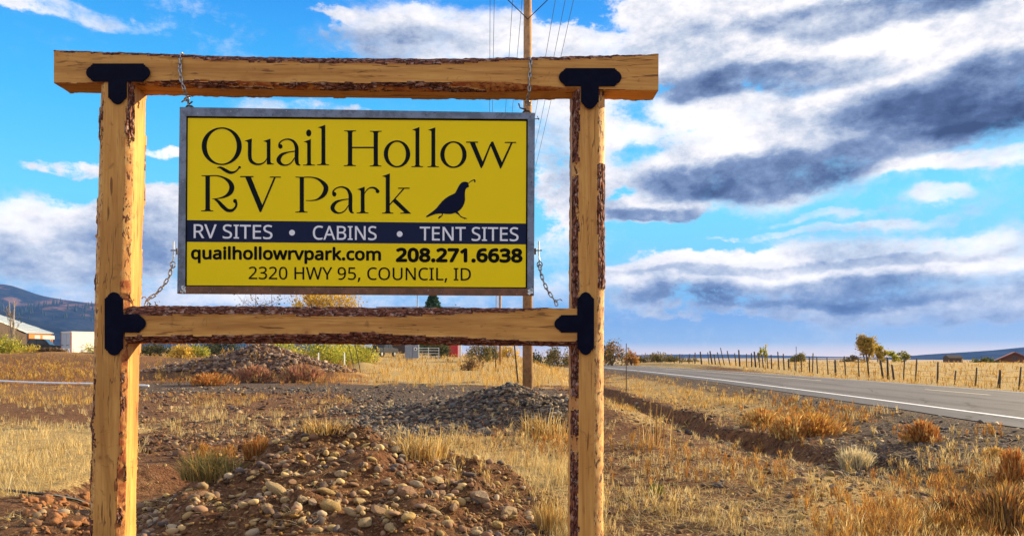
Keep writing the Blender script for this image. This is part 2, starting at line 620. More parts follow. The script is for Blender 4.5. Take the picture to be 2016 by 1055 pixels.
def m_asphalt(b):
    co = b.n.new('ShaderNodeNewGeometry').outputs['Position']
    off = b.attr('across', 'Fac')
    n = b.noise(co, 60, 4, .7)
    n2 = b.noise(b.scalev(co, (1, .12, 1)), 1.6, 4, .6)
    c = b.mix(b.sstep(n, .3, .7), (0.075, 0.070, 0.078), (0.15, 0.14, 0.148))
    # worn wheel paths
    w = None
    for x0 in (1.0, 3.1, 5.4, 7.0):
        e = b.sstep(b.math('ABSOLUTE', b.math('SUBTRACT', off, x0)), .0, .55, 1, 0)
        w = e if w is None else b.math('ADD', w, e)
    c = b.mix(b.math('MULTIPLY', w, b.math('MULTIPLY', n2, 1.1)), c, (0.045, 0.042, 0.050))
    c = b.mix(b.sstep(b.math('ADD', off, b.math('MULTIPLY', n2, .5)), -.15, .25, .9, 0), c, (0.085, 0.085, 0.10))
    ck = b.voronoi(b.vmath('ADD', b.scalev(co, (1, .35, 1)), b.vmath('MULTIPLY', b.noise(co, 1.5, 4, out=1), (.5, .5, 0))), .45, 'DISTANCE_TO_EDGE')
    c = b.mix(b.sstep(ck, .004, .014, .75, 0), c, (0.022, 0.021, 0.024))
    pt = b.noise(b.scalev(co, (.8, .10, 1), (4, 9, 0)), 1.0, 3, .5)
    c = b.mix(b.sstep(pt, .56, .62, 0, .30), c, (0.19, 0.18, 0.18))
    return bsdf(b, c, .85, normal=b.bump(n, .4, .01), spec=.25)


mat('asphalt', m_asphalt)


def m_line(b, col):
    co = b.n.new('ShaderNodeNewGeometry').outputs['Position']
    n = b.noise(co, 25, 5, .7)
    return bsdf(b, b.mix(b.sstep(n, .62, .75), col, (.25, .24, .24)), .7)


mat('line_white', lambda b: m_line(b, (0.80, 0.80, 0.80)))
mat('line_yellow', lambda b: m_line(b, (0.72, 0.62, 0.42)))


def m_stone(b, stops, scale=9):
    oi = b.n.new('ShaderNodeObjectInfo').outputs['Random']
    co = objco(b)
    c = b.ramp(oi, stops, 'LINEAR')
    n = b.noise(co, scale, 5, .7)
    c = b.mix(b.math('MULTIPLY', b.sstep(n, .38, .68), .55), c, (0.13, 0.075, 0.045))
    n2 = b.noise(co, scale * 3, 4, .7)
    c = b.mix(b.math('MULTIPLY', b.sstep(n2, .55, .7), .3), c, (0.50, 0.42, 0.30))
    return bsdf(b, c, .8, normal=b.bump(b.math('ADD', n, b.math('MULTIPLY', n2, .4)), .6, .05), spec=.25)


mat('cobble', lambda b: m_stone(b, [(0, (0.40, 0.28, 0.15)), (.2, (0.55, 0.40, 0.19)), (.4, (0.28, 0.15, 0.085)), (.55, (0.50, 0.40, 0.26)), (.7, (0.58, 0.39, 0.13)), (.85, (0.18, 0.13, 0.11)), (1, (0.38, 0.21, 0.11))]))
mat('shale', lambda b: m_stone(b, [(0, (0.085, 0.075, 0.070)), (.35, (0.16, 0.135, 0.11)), (.6, (0.27, 0.21, 0.15)), (.8, (0.38, 0.28, 0.17)), (1, (0.12, 0.11, 0.105))]))
mat('heap_rock', lambda b: m_stone(b, [(0, (0.14, 0.085, 0.06)), (.4, (0.24, 0.15, 0.10)), (.7, (0.09, 0.055, 0.04)), (1, (0.36, 0.26, 0.18))]))


def m_vcol(b, rough=.85, trans=.0, var=.0):
    c = b.attr('Col')
    if trans:
        d = b.n.new('ShaderNodeBsdfDiffuse'); b.l.new(c, d.inputs[0])
        t = b.n.new('ShaderNodeBsdfTranslucent'); b.l.new(c, t.inputs[0])
        m = b.n.new('ShaderNodeMixShader'); m.inputs[0].default_value = trans
        b.l.new(d.outputs[0], m.inputs[1]); b.l.new(t.outputs[0], m.inputs[2])
        return m.outputs[0]
    return bsdf(b, c, rough, spec=.2)


mat('vcol', lambda b: m_vcol(b))
mat('leaf', lambda b: m_vcol(b, trans=.35))


def m_flat(b, col, rough=.6, metal=0.0, var=.25, scale=6, bumps=.0):
    co = objco(b)
    n = b.noise(co, scale, 5, .65)
    c = b.mix(b.math('MULTIPLY', b.sstep(n, .35, .7), 1), col, [v * (1 - var) for v in col])
    nn = b.bump(n, bumps, .02) if bumps else None
    return bsdf(b, c, rough, metal, normal=nn)


for nm, col, ro, me_, va in [
    ('pole_wood', (0.46, 0.25, 0.11), .85, 0, .45), ('old_wood', (0.060, 0.043, 0.036), .9, 0, .4), ('wire_dark', (0.03, 0.03, 0.035), .5, .4, .2),
    ('white_paint', (0.78, 0.76, 0.72), .5, 0, .1), ('door_blue', (0.42, 0.50, 0.62), .4, .3, .15), ('truck_black', (0.015, 0.016, 0.02), .25, 0, .1),
    ('glass_dark', (0.03, 0.04, 0.05), .08, 0, .1), ('rubber', (0.015, 0.015, 0.015), .9, 0, .2), ('orange_wall', (0.55, 0.17, 0.03), .8, 0, .35),
    ('dark_wall', (0.09, 0.06, 0.045), .9, 0, .3), ('roof_metal', (0.52, 0.55, 0.52), .45, .5, .3), ('roof_red', (0.33, 0.11, 0.07), .6, .2, .3),
    ('barn_brown', (0.16, 0.065, 0.04), .85, 0, .35), ('grey_metal', (0.25, 0.28, 0.33), .5, .4, .2), ('red_paint', (0.50, 0.02, 0.02), .4, 0, .2),
    ('pvc', (0.80, 0.80, 0.80), .4, 0, .12), ('hose_black', (0.02, 0.02, 0.022), .5, 0, .3), ('clay', (0.33, 0.14, 0.05), .95, 0, .5),
    ('insulator', (0.20, 0.09, 0.05), .25, 0, .1), ('chrome', (0.6, 0.6, 0.6), .25, .9, .1), ('trunk', (0.17, 0.11, 0.075), .9, 0, .4),
    ('trunk_pale', (0.42, 0.34, 0.26), .9, 0, .3), ('lamp_lens', (0.5, 0.06, 0.04), .2, 0, .1)]:
    mat(nm, lambda b, col=col, ro=ro, me_=me_, va=va: m_flat(b, col, ro, me_, va, bumps=.2))


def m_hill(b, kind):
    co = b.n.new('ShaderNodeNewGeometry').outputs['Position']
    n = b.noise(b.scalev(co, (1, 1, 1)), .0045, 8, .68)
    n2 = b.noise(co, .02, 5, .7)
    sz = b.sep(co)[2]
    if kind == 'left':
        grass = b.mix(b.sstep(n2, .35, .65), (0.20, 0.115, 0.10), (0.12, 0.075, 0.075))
        forest = b.mix(b.sstep(n2, .4, .6), (0.012, 0.022, 0.045), (0.03, 0.038, 0.055))  # forest colour with the blue of distant haze mixed in
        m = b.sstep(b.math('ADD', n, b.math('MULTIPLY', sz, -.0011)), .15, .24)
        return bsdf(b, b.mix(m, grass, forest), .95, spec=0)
    return bsdf(b, b.mix(b.sstep(n, .42, .62), (0.018, 0.032, 0.065), (0.045, 0.055, 0.08)), .95, spec=0)  # blue of far haze put into the base colour


mat('hill_left', lambda b: m_hill(b, 'left'))
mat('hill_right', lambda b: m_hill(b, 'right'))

# ------------------------------------------------------------------ terrain height and cover
LY = np.array([-400, -60, 0, 16, 27.5, 45, 65, 84, 110, 150, 200, 300], float)
LX = np.array([0, 8, 10.1, 10.75, 11.2, 11.55, 11.2, 10.35, 8.6, 4.0, -4.0, -26.], float)
_t = np.linspace(-400, 300, 1401)
_x = np.interp(_t, LY, LX)
_x = np.convolve(np.pad(_x, 12, mode='edge'), np.ones(25) / 25, 'valid')


def Xline(Y):
    return np.interp(Y, _t, _x)


def H(X, Y, fine=True):
    X = np.asarray(X, float); Y = np.asarray(Y, float)
    d = X - Xline(Y)
    # left / middle ground: level, rising slowly in the distance
    gl = np.interp(Y, [-50, 48, 60, 85, 110, 150, 260, 900, 6000], [0, 0, .30, 1.15, 2.05, 2.5, 2.9, 3.5, 6])
    gm = np.interp(Y, [-50, 40, 60, 90, 120, 200, 900, 6000], [0, 0, .35, 1.0, 1.5, 1.6, 1.2, 1])
    t = sm(X, -.30 * np.maximum(Y, 10), .0 * Y + 2)
    zl = gl * (1 - t) + gm * t
    ditch = -.10 * np.interp(Y, [5, 12, 18, 60, 90, 130], [.35, .6, 1, 1, .6, .1])
    w = sm(d, -8.5, -5.6)
    z = zl * (1 - w) + (ditch + .0) * w
    w = sm(d, -5.2, -2.3)
    z = z * (1 - w) + (.16) * w
    w = sm(d, -2.2, -1.35)
    z = z * (1 - w) + (.24) * w
    xt = np.interp(Y, [10, 14, 18, 24, 37, 50, 80], [5.9, 5.4, 4.9, 5.05, 4.75, 4.5, 4.0]) + (fbm(Y * .5, Y * 0, 3, 91) - .5) * .8
    dep = .42 * np.interp(Y, [9, 13, 17, 45, 70], [.1, .5, 1, .9, 0])
    z = z - dep * sm(X - xt, -1.9, -.1) * (1 - sm(X - xt, -.02, .34))
    # beyond the road
    zr = np.interp(Y, [-60, 0, 25, 42, 47, 56, 72, 82, 100, 140], [-.6, -.5, -.38, -.30, -.10, .13, .5, .68, .75, .2])
    fall = -.03 * np.maximum(0, np.hypot(X * .8, Y) - 108) * sm(X, 8, 30)
    fall = np.maximum(fall, -14)
    w = sm(d, 7.8, 10.2)
    z = z * (1 - w) + (zr + fall) * w
    # gravel pile between the posts
    px_, py_ = X + 2.0, Y - 8.7
    rx = np.where(px_ > 0, 2.25, 1.55); ry = np.where(py_ > 0, 1.5, 3.2)
    rr = np.sqrt((px_ / rx) ** 2 + (py_ / ry) ** 2) + (fbm(X * 1.3, Y * 1.3, 3, 5) - .5) * .35
    on = np.clip(1 - rr, 0, 1)
    z = z + .86 * on ** .92 * (1 - .15 * np.clip(1 - rr * 3, 0, 1)) + sm(on, 0, .3) * ((fbm(X * 1.6 + 3, Y * 1.6, 3, 6) - .5) * .42 + (fbm(X * 4.2, Y * 4.2, 3, 7) - .5) * .14)
    # hollow behind the left post
    rr = np.sqrt(((X + 4.6) / 1.0) ** 2 + ((Y - 9.8) / 2.0) ** 2)
    z = z - .34 * (1 - sm(rr, .35, 1.05))
    # clay spoil round the left post
    rr = np.sqrt(((X + 4.1) / .9) ** 2 + ((Y - 6.6) / .95) ** 2)
    z = z + .20 * (1 - sm(rr, .1, 1.0))
    # long berm of broken shale
    cx = np.interp(X, [-6, -2, 1.5, 3.5], [24, 20.5, 18.0, 16.6])
    hh = np.interp(X, [-9, -5, -3, -1.5, .0, 1.2, 2.2, 3.6], [0, .05, .22, .50, .82, .60, .34, 0])
    dy = Y - cx
    prof = np.where(dy < 0, np.clip(1 + dy / 3.2, 0, 1), np.clip(1 - dy / 1.7, 0, 1))
    z = z + hh * sm(prof, 0, 1) * (.8 + .4 * fbm(X * 1.1, Y * 1.1, 3, 9))
    # rock heap in the distance
    rx = np.where(X + 17.6 > 0, 7.6, 5.4)
    rr = np.sqrt(((X + 17.6) / rx) ** 2 + ((Y - 53) / 4.5) ** 2) + (fbm(X * .6, Y * .6, 3, 4) - .5) * .25
    z = z + 2.25 * np.clip(1 - rr, 0, 1) ** .85
    rr = np.sqrt(((X + 23.5) / 4.0) ** 2 + ((Y - 54) / 3.5) ** 2)
    z = z + .95 * np.clip(1 - rr, 0, 1) ** .9
    rr = np.sqrt(((X + 12) / 3.0) ** 2 + ((Y - 62) / 3) ** 2)
    z = z + .8 * np.clip(1 - rr, 0, 1)
    # dirt bank at far left
    z = z + .95 * np.exp(-((Y - 78 - 3 * fbm(X * .1, X * 0, 2)) / 2.6) ** 2) * (1 - sm(X, -42, -30)) * (.6 + .8 * fbm(X * .25, Y * .1, 3, 2))
    onroad = sm(d, -2.0, -1.3) * (1 - sm(d, 7.8, 8.6))
    if fine:
        near = 1 / (1 + np.maximum(Y, 0) / 60)
        z = z + (1 - onroad) * ((fbm(X * .45, Y * .45, 4, 21) - .5) * .14 + (fbm(X * 2.6, Y * 2.6, 4, 22) - .5) * .09 * near + (fbm(X * 9, Y * 9, 3, 23) - .5) * .035 * near)
    z = np.where(onroad > .5, np.minimum(z, .235), z)
    return z


def box2(px, row, x0, x1, y0, y1, fx=60, fy=14):
    return sm(px, x0 - fx, x0 + fx) * (1 - sm(px, x1 - fx, x1 + fx)) * sm(row, y0 - fy, y0 + fy) * (1 - sm(row, y1 - fy, y1 + fy))


def cover(X, Y):
    """straw, grey gravel, rusty weeds: what grows or lies where"""
    X = np.asarray(X, float); Y = np.asarray(Y, float)
    Ys = np.maximum(Y, 3.5)
    n = (fbm(X * .5, Y * .5, 3, 40) - .5)
    px = 1008 + 1500 * X / Ys + n * 130
    row = 700 + 2400 / Ys + n * 26
    d = X - Xline(Y)
    straw = np.zeros_like(X); grav = np.zeros_like(X); rust = np.zeros_like(X)
    diag = 1 - sm(px - (480 - (row - 790) * 2.4), -40, 40)
    straw = np.maximum(straw, .97 * sm(row, 790, 880) * (1 - sm(row, 970, 1000)) * sm(px, -3000, -2900) * diag)
    straw = np.maximum(straw, .95 * box2(px, row, 640, 1180, 712, 764, 60, 6))
    straw = np.maximum(straw, .78 * box2(px, row, 800, 1190, 840, 1300))
    straw = np.maximum(straw, .34 * box2(px, row, 1190, 1640, 850, 1500))
    straw = np.maximum(straw, .62 * box2(px, row, 1190, 1800, 735, 850))
    straw = np.maximum(straw, .75 * box2(px, row, 1560, 3600, 905, 1300))
    straw = np.maximum(straw, .40 * box2(px, row, -3000, 260, 700, 800))
    straw = np.maximum(straw, .5 * (1 - sm(Y, 0, 5)))
    straw = np.maximum(straw, .85 * sm(Y, 60, 90))
    straw = np.maximum(straw, 1.0 * sm(d, 8.6, 10.5))
    grav = np.maximum(grav, 1.0 * box2(px, row, 690, 1130, 768, 850, 50, 12))
    grav = np.maximum(grav, .22 * box2(px, row, 430, 800, 775, 880, 60, 15))
    straw = np.maximum(straw, .42 * box2(px, row, 330, 1000, 785, 870, 60, 12) * sm(n, -.08, .06))
    grav = np.maximum(grav, .9 * box2(px, row, 250, 960, 753, 772, 40, 4))
    grav = np.maximum(grav, .75 * box2(px, row, 1640, 4000, 815, 925, 120, 14))
    grav = np.maximum(grav, sm(d, -3.6, -2.3) * (1 - sm(d, 7.5, 8.2)))
    grav = np.maximum(grav, .5 * box2(px, row, 300, 740, 680, 745, 30, 10))
    straw = straw * (1 - .85 * np.clip(grav, 0, 1) * (1 - box2(px, row, 1640, 4000, 815, 925, 120, 14) * .5))
    xt = np.interp(Y, [10, 14, 18, 24, 37, 50, 80], [5.9, 5.4, 4.9, 5.05, 4.75, 4.5, 4.0])
    straw = straw * (1 - .92 * np.exp(-((X - xt + .1) / .75) ** 2) * sm(Y, 11, 15) * (1 - sm(Y, 45, 60)))
    straw = straw * (1 - .75 * np.exp(-((X - 5.2) / 1.3) ** 2 - ((Y - 15.5) / 2.6) ** 2))
    rr = np.sqrt(((X + 1.9) / 2.5) ** 2 + ((Y - 8.0) / 2.9) ** 2)
    straw = straw * sm(rr, .85, 1.1)
    rust = np.maximum(rust, .9 * box2(px, row, 1480, 4000, 780, 900, 80, 15) * sm(n, -.1, .1))
    rust = np.maximum(rust, .20 * box2(px, row, 1580, 4000, 900, 1300))
    rust = np.maximum(rust, .8 * box2(px, row, -3000, 700, 695, 760, 30, 8))
    rust = np.maximum(rust, .06 * box2(px, row, 1190, 1600, 780, 1000))
    rust = np.maximum(rust, .35 * box2(px, row, 900, 1190, 830, 900))
    return straw, grav, rust


def build_ground():
    def axis(core0, core1, step, end, grow):
        a = list(np.arange(core0, core1, step))
        s = step; x = core1
        while x < end:
            a.append(x); s *= grow; x += s
        a.append(end)
        return a
    xr = axis(0, 13, .075, 9000, 1.035)
    xl = [-v for v in axis(0, 9, .075, 9000, 1.035)][1:]
    xs = np.array(sorted(xl + xr))
    yp = axis(6, 12, .06, 9000, 1.017)
    yn = [6 - v for v in axis(0, 1, .4, 500, 1.12)][1:]
    ys = np.array(sorted(yn + yp))
    X, Y = np.meshgrid(xs, ys)
    Z = H(X, Y)
    nx, ny = len(xs), len(ys)
    V = np.stack([X.ravel(), Y.ravel(), Z.ravel()], 1)
    i = np.arange(nx - 1)[None, :] + nx * np.arange(ny - 1)[:, None]
    Q = np.stack([i, i + 1, i + 1 + nx, i + nx], -1).reshape(-1, 4)
    s, g, r = cover(X.ravel(), Y.ravel())
    me = mesh_np('ground', V, Q, smooth=True, attrs={'cov': np.stack([s, g, r], 1)})
    o = link('ground', me, MATS['ground'])
    tag(o, kind='structure')
    print('ground', nx, ny)


build_ground()


# ------------------------------------------------------------------ road
def strip(name, y0, y1, o0, o1, z, m, parent=None, n=None, taper=0):
    n = n or max(2, int((y1 - y0) / 1.0))
    t = np.linspace(y0, y1, n)
    k = max(2, int(abs(o1 - o0) / .5) + 1) if name == 'road' else 2
    offs = np.linspace(o0, o1, k)
    V = []; A = []
    for yy in t:
        c = float(Xline(yy)); dx = float(Xline(yy + .5) - Xline(yy - .5))
        for o_ in offs:
            wob = (float(vnoise(np.array([yy * 1.1]), np.array([3.0]), 5)[0]) - .5) * .16 if (name == 'road' and o_ == offs[0]) else 0
            V.append((c + o_ + wob, yy - o_ * dx, z + (.05 * (1 - ((o_ - 3.6) / 4.2) ** 2) if name else 0))); A.append(o_)
    Q = [(i * k + j, i * k + j + 1, (i + 1) * k + j + 1, (i + 1) * k + j) for i in range(n - 1) for j in range(k - 1)]
    me = mesh_np(name, V, Q, smooth=True, attrs={'across': np.array(A)})
    return link(name, me, m, parent)


road = strip('road', -90, 190, -1.05, 7.75, .262, MATS['asphalt'])
tag(road, kind='structure')
ln = strip('edge_line', -90, 190, -.07, .09, .268, MATS['line_white'], road)
ln = strip('edge_line', -90, 190, 7.05, 7.17, .268, MATS['line_white'], road)
for a, c in [(-14, -10), (1, 5), (12.2, 16.2), (25.2, 29.3), (39.6, 110)]:
    strip('centre_line', a, c, 4.55, 4.68, .268, MATS['line_yellow'], road, n=max(3, int(c - a)))


# ------------------------------------------------------------------ sign frame
YAW = R(1.4)
FY = 5.22
ca, sa = math.cos(YAW), math.sin(YAW)


def L(px, py, dy=0.0):
    """photo position on the plane of the sign (shifted dy back) -> (s, z) in the sign's own axes"""
    u = (px - 1008) / F
    # plane through (0, FY) rotated by YAW, pushed back by dy
    s = (u * (FY + ca * dy) + sa * dy) / (ca - u * sa)
    Y = FY + s * sa + dy * ca
    z = EYE - (py - HZ) / F * Y
    return s, z


frame = empty('sign_frame', (0, FY, 0), 'rustic peeled log timber frame with black T plates holding the yellow sign', 'sign frame', rz=YAW)


def timber(name, axis, st, corners, mats, seed, n_t=420, n_a=132, parent=None):
    """st: list of (t, centre_cross, half) along the axis; corners: fns t-> (R, presence, redness) for 4 corners
    cross axes: a (in the sign plane, perpendicular to the length) and b (depth, + is back)"""
    wood, bark = mats
    st = np.array(st, float)
    t = np.linspace(st[0, 0], st[-1, 0], n_t)
    cen = np.interp(t, st[:, 0], st[:, 1]); hw = np.interp(t, st[:, 0], st[:, 2])
    k = 30 // (420 // n_t) if n_t < 420 else 30
    ker = np.ones(k) / k
    cen = np.convolve(np.pad(cen, (k // 2, k - k // 2 - 1), mode='edge'), ker, 'valid')
    th = np.linspace(0, 2 * math.pi, n_a, endpoint=False) + .01
    th = th + .15 * np.sin(4 * th)
    T, TH = np.meshgrid(t, th, indexing='ij')
    c_, s_ = np.cos(TH), np.sin(TH)
    W = hw[:, None] + 0 * TH
    rsq = W / np.maximum(np.abs(c_), np.abs(s_))
    corner = ((TH // (math.pi / 2)).astype(int)) % 4      # 0: +a +b(back), 1: -a back, 2: -a front, 3: +a front
    Rr = np.zeros_like(T); PR = np.zeros_like(T); RD = np.zeros_like(T)
    for q in range(4):
        Rq = np.zeros(n_t); Pq = np.zeros(n_t); Dq = np.zeros(n_t)
        for i, tt in enumerate(t):
            Rq[i], Pq[i], Dq[i] = corners[q](tt)
        Rq = Rq * (1 + (fbm(t * 1.9, t * 0 + q * 7.7, 3, seed) - .5) * .10 + (fbm(t * 9, t * 0 + q * 3.3, 3, seed + 3) - .5) * .035)
        m = corner == q
        Rr = np.where(m, Rq[:, None], Rr); PR = np.where(m, Pq[:, None], PR); RD = np.where(m, Dq[:, None], RD)
    Rr = Rr * (1 + (fbm(T * 6, TH * 3, 3, seed + 5) - .5) * .03)
    bv = rsq - Rr
    pres = PR + (fbm(T * 3.5 + 5, TH * 2.2, 4, seed + 8) - .5) * 1.3
    isb = (bv > 0) & (pres > .5)
    peel = (bv > 0) & ~isb
    r = np.minimum(rsq, Rr)
    rough = (fbm(T * 38, TH * 9, 3, seed + 11) - .5)
    ridg = 1 - np.abs(fbm(T * 14, TH * 10, 3, seed + 12) * 2 - 1)
    bd = np.clip(bv * 2.5, 0, .007)
    r = r + np.where(isb, bd + rough * .007 + (ridg - .7) * .010, 0) + np.where(peel, rough * .002, 0)
    r = r + (fbm(T * 5, TH * 2, 2, seed + 20) - .5) * .002
    A = cen[:, None] + r * c_
    B = r * s_
    if axis == 'Z':
        V = np.stack([A, B, T], -1)
    else:
        V = np.stack([T, B, A], -1)
    V = V.reshape(-1, 3)
    i = np.arange(n_t - 1)[:, None] * n_a; j = np.arange(n_a)[None, :]
    j2 = (j + 1) % n_a
    Q = np.stack([i + j, i + j2, i + n_a + j2, i + n_a + j], -1).reshape(-1, 4)
    if axis == 'X':
        Q = Q[:, ::-1]
    fb = (isb.reshape(-1)[Q].sum(1) >= 3)
    fcor = corner.reshape(-1)[Q[:, 0]]
    pe = peel.reshape(-1).astype(float)
    rd = np.clip(RD.reshape(-1) + (fbm(T * 4, TH * 2, 3, seed + 30).reshape(-1) - .5) * .8, 0, 1)

    def sub(Qs, nm, m, par):
        used = np.unique(Qs)
        remap = np.full(len(V), -1); remap[used] = np.arange(len(used))
        me = mesh_np(nm, V[used], remap[Qs], smooth=True, attrs={'peel': pe[used], 'redness': rd[used]})
        return link(nm, me, m, par)
    o = sub(Q[~fb], name, wood, parent)
    for q in range(4):
        grid = (fb & (fcor == q)).reshape(n_t - 1, n_a)
        lab = np.zeros(grid.shape, int); cur = 0
        for (gi, gj) in zip(*np.nonzero(grid)):
            if lab[gi, gj]: continue
            cur += 1; stack = [(gi, gj)]; lab[gi, gj] = cur
            while stack:
                p, r0 = stack.pop()
                for p2, r2 in ((p + 1, r0), (p - 1, r0), (p, (r0 + 1) % n_a), (p, (r0 - 1) % n_a)):
                    if 0 <= p2 < n_t - 1 and grid[p2, r2] and not lab[p2, r2]:
                        lab[p2, r2] = cur; stack.append((p2, r2))
        flat_ = lab.reshape(-1); rest = []
        for c_i in range(1, cur + 1):
            msk = flat_ == c_i
            if msk.sum() > 150: sub(Q[msk], 'bark_strip', bark, o)
            else: rest.append(msk)
        if rest:
            rs_ = sub(Q[np.any(rest, axis=0)], 'bark_flakes', bark, o); rs_['kind'] = 'stuff'
    # end caps
    for e, flip in ((0, True), (n_t - 1, False)):
        ring = V[e * n_a:(e + 1) * n_a]
        mb = MB()
        cc = ring.mean(0)
        vs = [tuple(p) for p in ring] + [tuple(cc)]
        mb.add(vs, [(k_, (k_ + 1) % n_a, n_a) for k_ in range(n_a)])
        mb.build('sawn_end', MATS['end_grain'] if axis == 'X' else wood, o)
    return o


def interp(pts):
    xs = [p[0] for p in pts]; ys = [p[1] for p in pts]
    return lambda t: float(np.interp(t, xs, ys))


def zrow(r): return L(1008, r)[1]


# left post: runs down into the ground
sL_top, _ = L(243.5, 180); sL_bot, _ = L(222, 1055)
zt = L(240, 172)[1]
ztop_l = zt
slope = (sL_bot - sL_top) / (L(222, 1055)[1] - L(243.5, 180)[1])
sl = lambda z: sL_top + slope * (z - L(243.5, 180)[1])
bottom = -.45
ptl = timber('post', 'Z', [(bottom, sl(bottom), .116), (1.0, sl(1.0), .116), (2.2, sl(2.2) - .004, .117), (ztop_l, sl(ztop_l), .113)],
             [lambda t: (.140, .45, .4), lambda t: (.145, .5, .4),
              lambda t: (.136 + .012 * math.exp(-((t - 1.15) / .05) ** 2), .33 if t > 1.9 else .40, .15),
              lambda t: (.138, .34 if t > 2.0 else .30, .25 if t > 2.1 else .95)],
             (MATS['wood_post'], MATS['bark_post']), 3, parent=frame)
ptl['label'] = 'left log post with one face sunlit and reddish inner bark'
sR_top, _ = L(1157, 190); sR_bot, _ = L(1153.5, 1055)
slope2 = (sR_bot - sR_top) / (L(1153, 1055)[1] - L(1157, 190)[1])
sr = lambda z: sR_top + slope2 * (z - L(1157, 190)[1])
ztop_r = L(1160, 178)[1]
zk = zrow(712)


def rp_front_right(t):
    r = .1215
    p = .1
    if 2.05 < t < 2.9: p = .95
    if t > 2.95: p = .15
    return (r, p, .1)


def rp_front_left(t):
    p = .95
    for rw in (338, 792, 868):
        p -= 1.3 * math.exp(-((t - zrow(rw)) / .04) ** 2)
    return (.1275, p, .3)


ptr = timber('post', 'Z', [(bottom, sr(bottom), .113), (1.0, sr(1.0), .113), (2.2, sr(2.2), .111), (ztop_r, sr(ztop_r), .110)],
             [lambda t: (.14, .8, .3), lambda t: (.14, .8, .3), rp_front_left, rp_front_right],
             (MATS['wood_post'], MATS['bark_post']), 17, parent=frame)
ptr['label'] = 'right log post with rough dark bark left on its corners'

s0, _ = L(104, 140, -.1); s1, _ = L(1295, 150, -.1)
s0 += .01
xx = lambda px: L(px, 150)[0]
tb = timber('beam', 'X', [(s0, 3.508, .106), (xx(500), 3.492, .106), (xx(750), 3.488, .108), (xx(1050), 3.495, .112), (s1, 3.503, .122)],
            [lambda t: (.135, .9, .2),     # +a back
             lambda t: (.135, .5, .9),     # -a back
             lambda t: (float(np.interp(t, [xx(104), xx(290), xx(360), xx(1000), xx(1110), xx(1295)], [.152, .140, .124, .126, .148, .175])), .55 if xx(330) < t < xx(960) else .2, 1.0),
             lambda t: (float(np.interp(t, [xx(104), xx(250), xx(420), xx(900), xx(1060), xx(1295)], [.146, .134, .122, .123, .136, .172])), 1.1, .3)],
            (MATS['wood_beam'], MATS['bark_beam']), 29, n_t=620, parent=frame)
tb['label'] = 'top beam overhanging both posts with bark along its upper edge'
s0, _ = L(243, 640, -.1); s1, _ = L(1141, 640, -.1)
s0 += .02; s1 -= .01
lb = timber('beam', 'X', [(s0, 1.808, .121), (xx(500), 1.808, .121), (xx(800), 1.800, .121), (s1, 1.792, .124)],
            [lambda t: (.14, .9, .2), lambda t: (.14, .9, .9),
             lambda t: (float(np.interp(t, [s0, xx(450), xx(720), xx(860), xx(1110)], [.142, .139, .131, .139, .152])), 1.2, .8),
             lambda t: (float(np.interp(t, [s0, xx(300), xx(430), xx(800), xx(980), xx(1110)], [.130, .130, .132, .133, .150, .18])), 1.3, .3)],
            (MATS['wood_beam'], MATS['bark_beam']), 41, n_t=560, parent=frame)
lb['label'] = 'lower cross beam between the posts with thick dark bark'

# black T plates
END = [(0, 1), (.10, 1), (.12, .86), (.30, .84), (.34, .70), (.56, .62), (.76, .48), (.92, .28), (1.0, .06)]


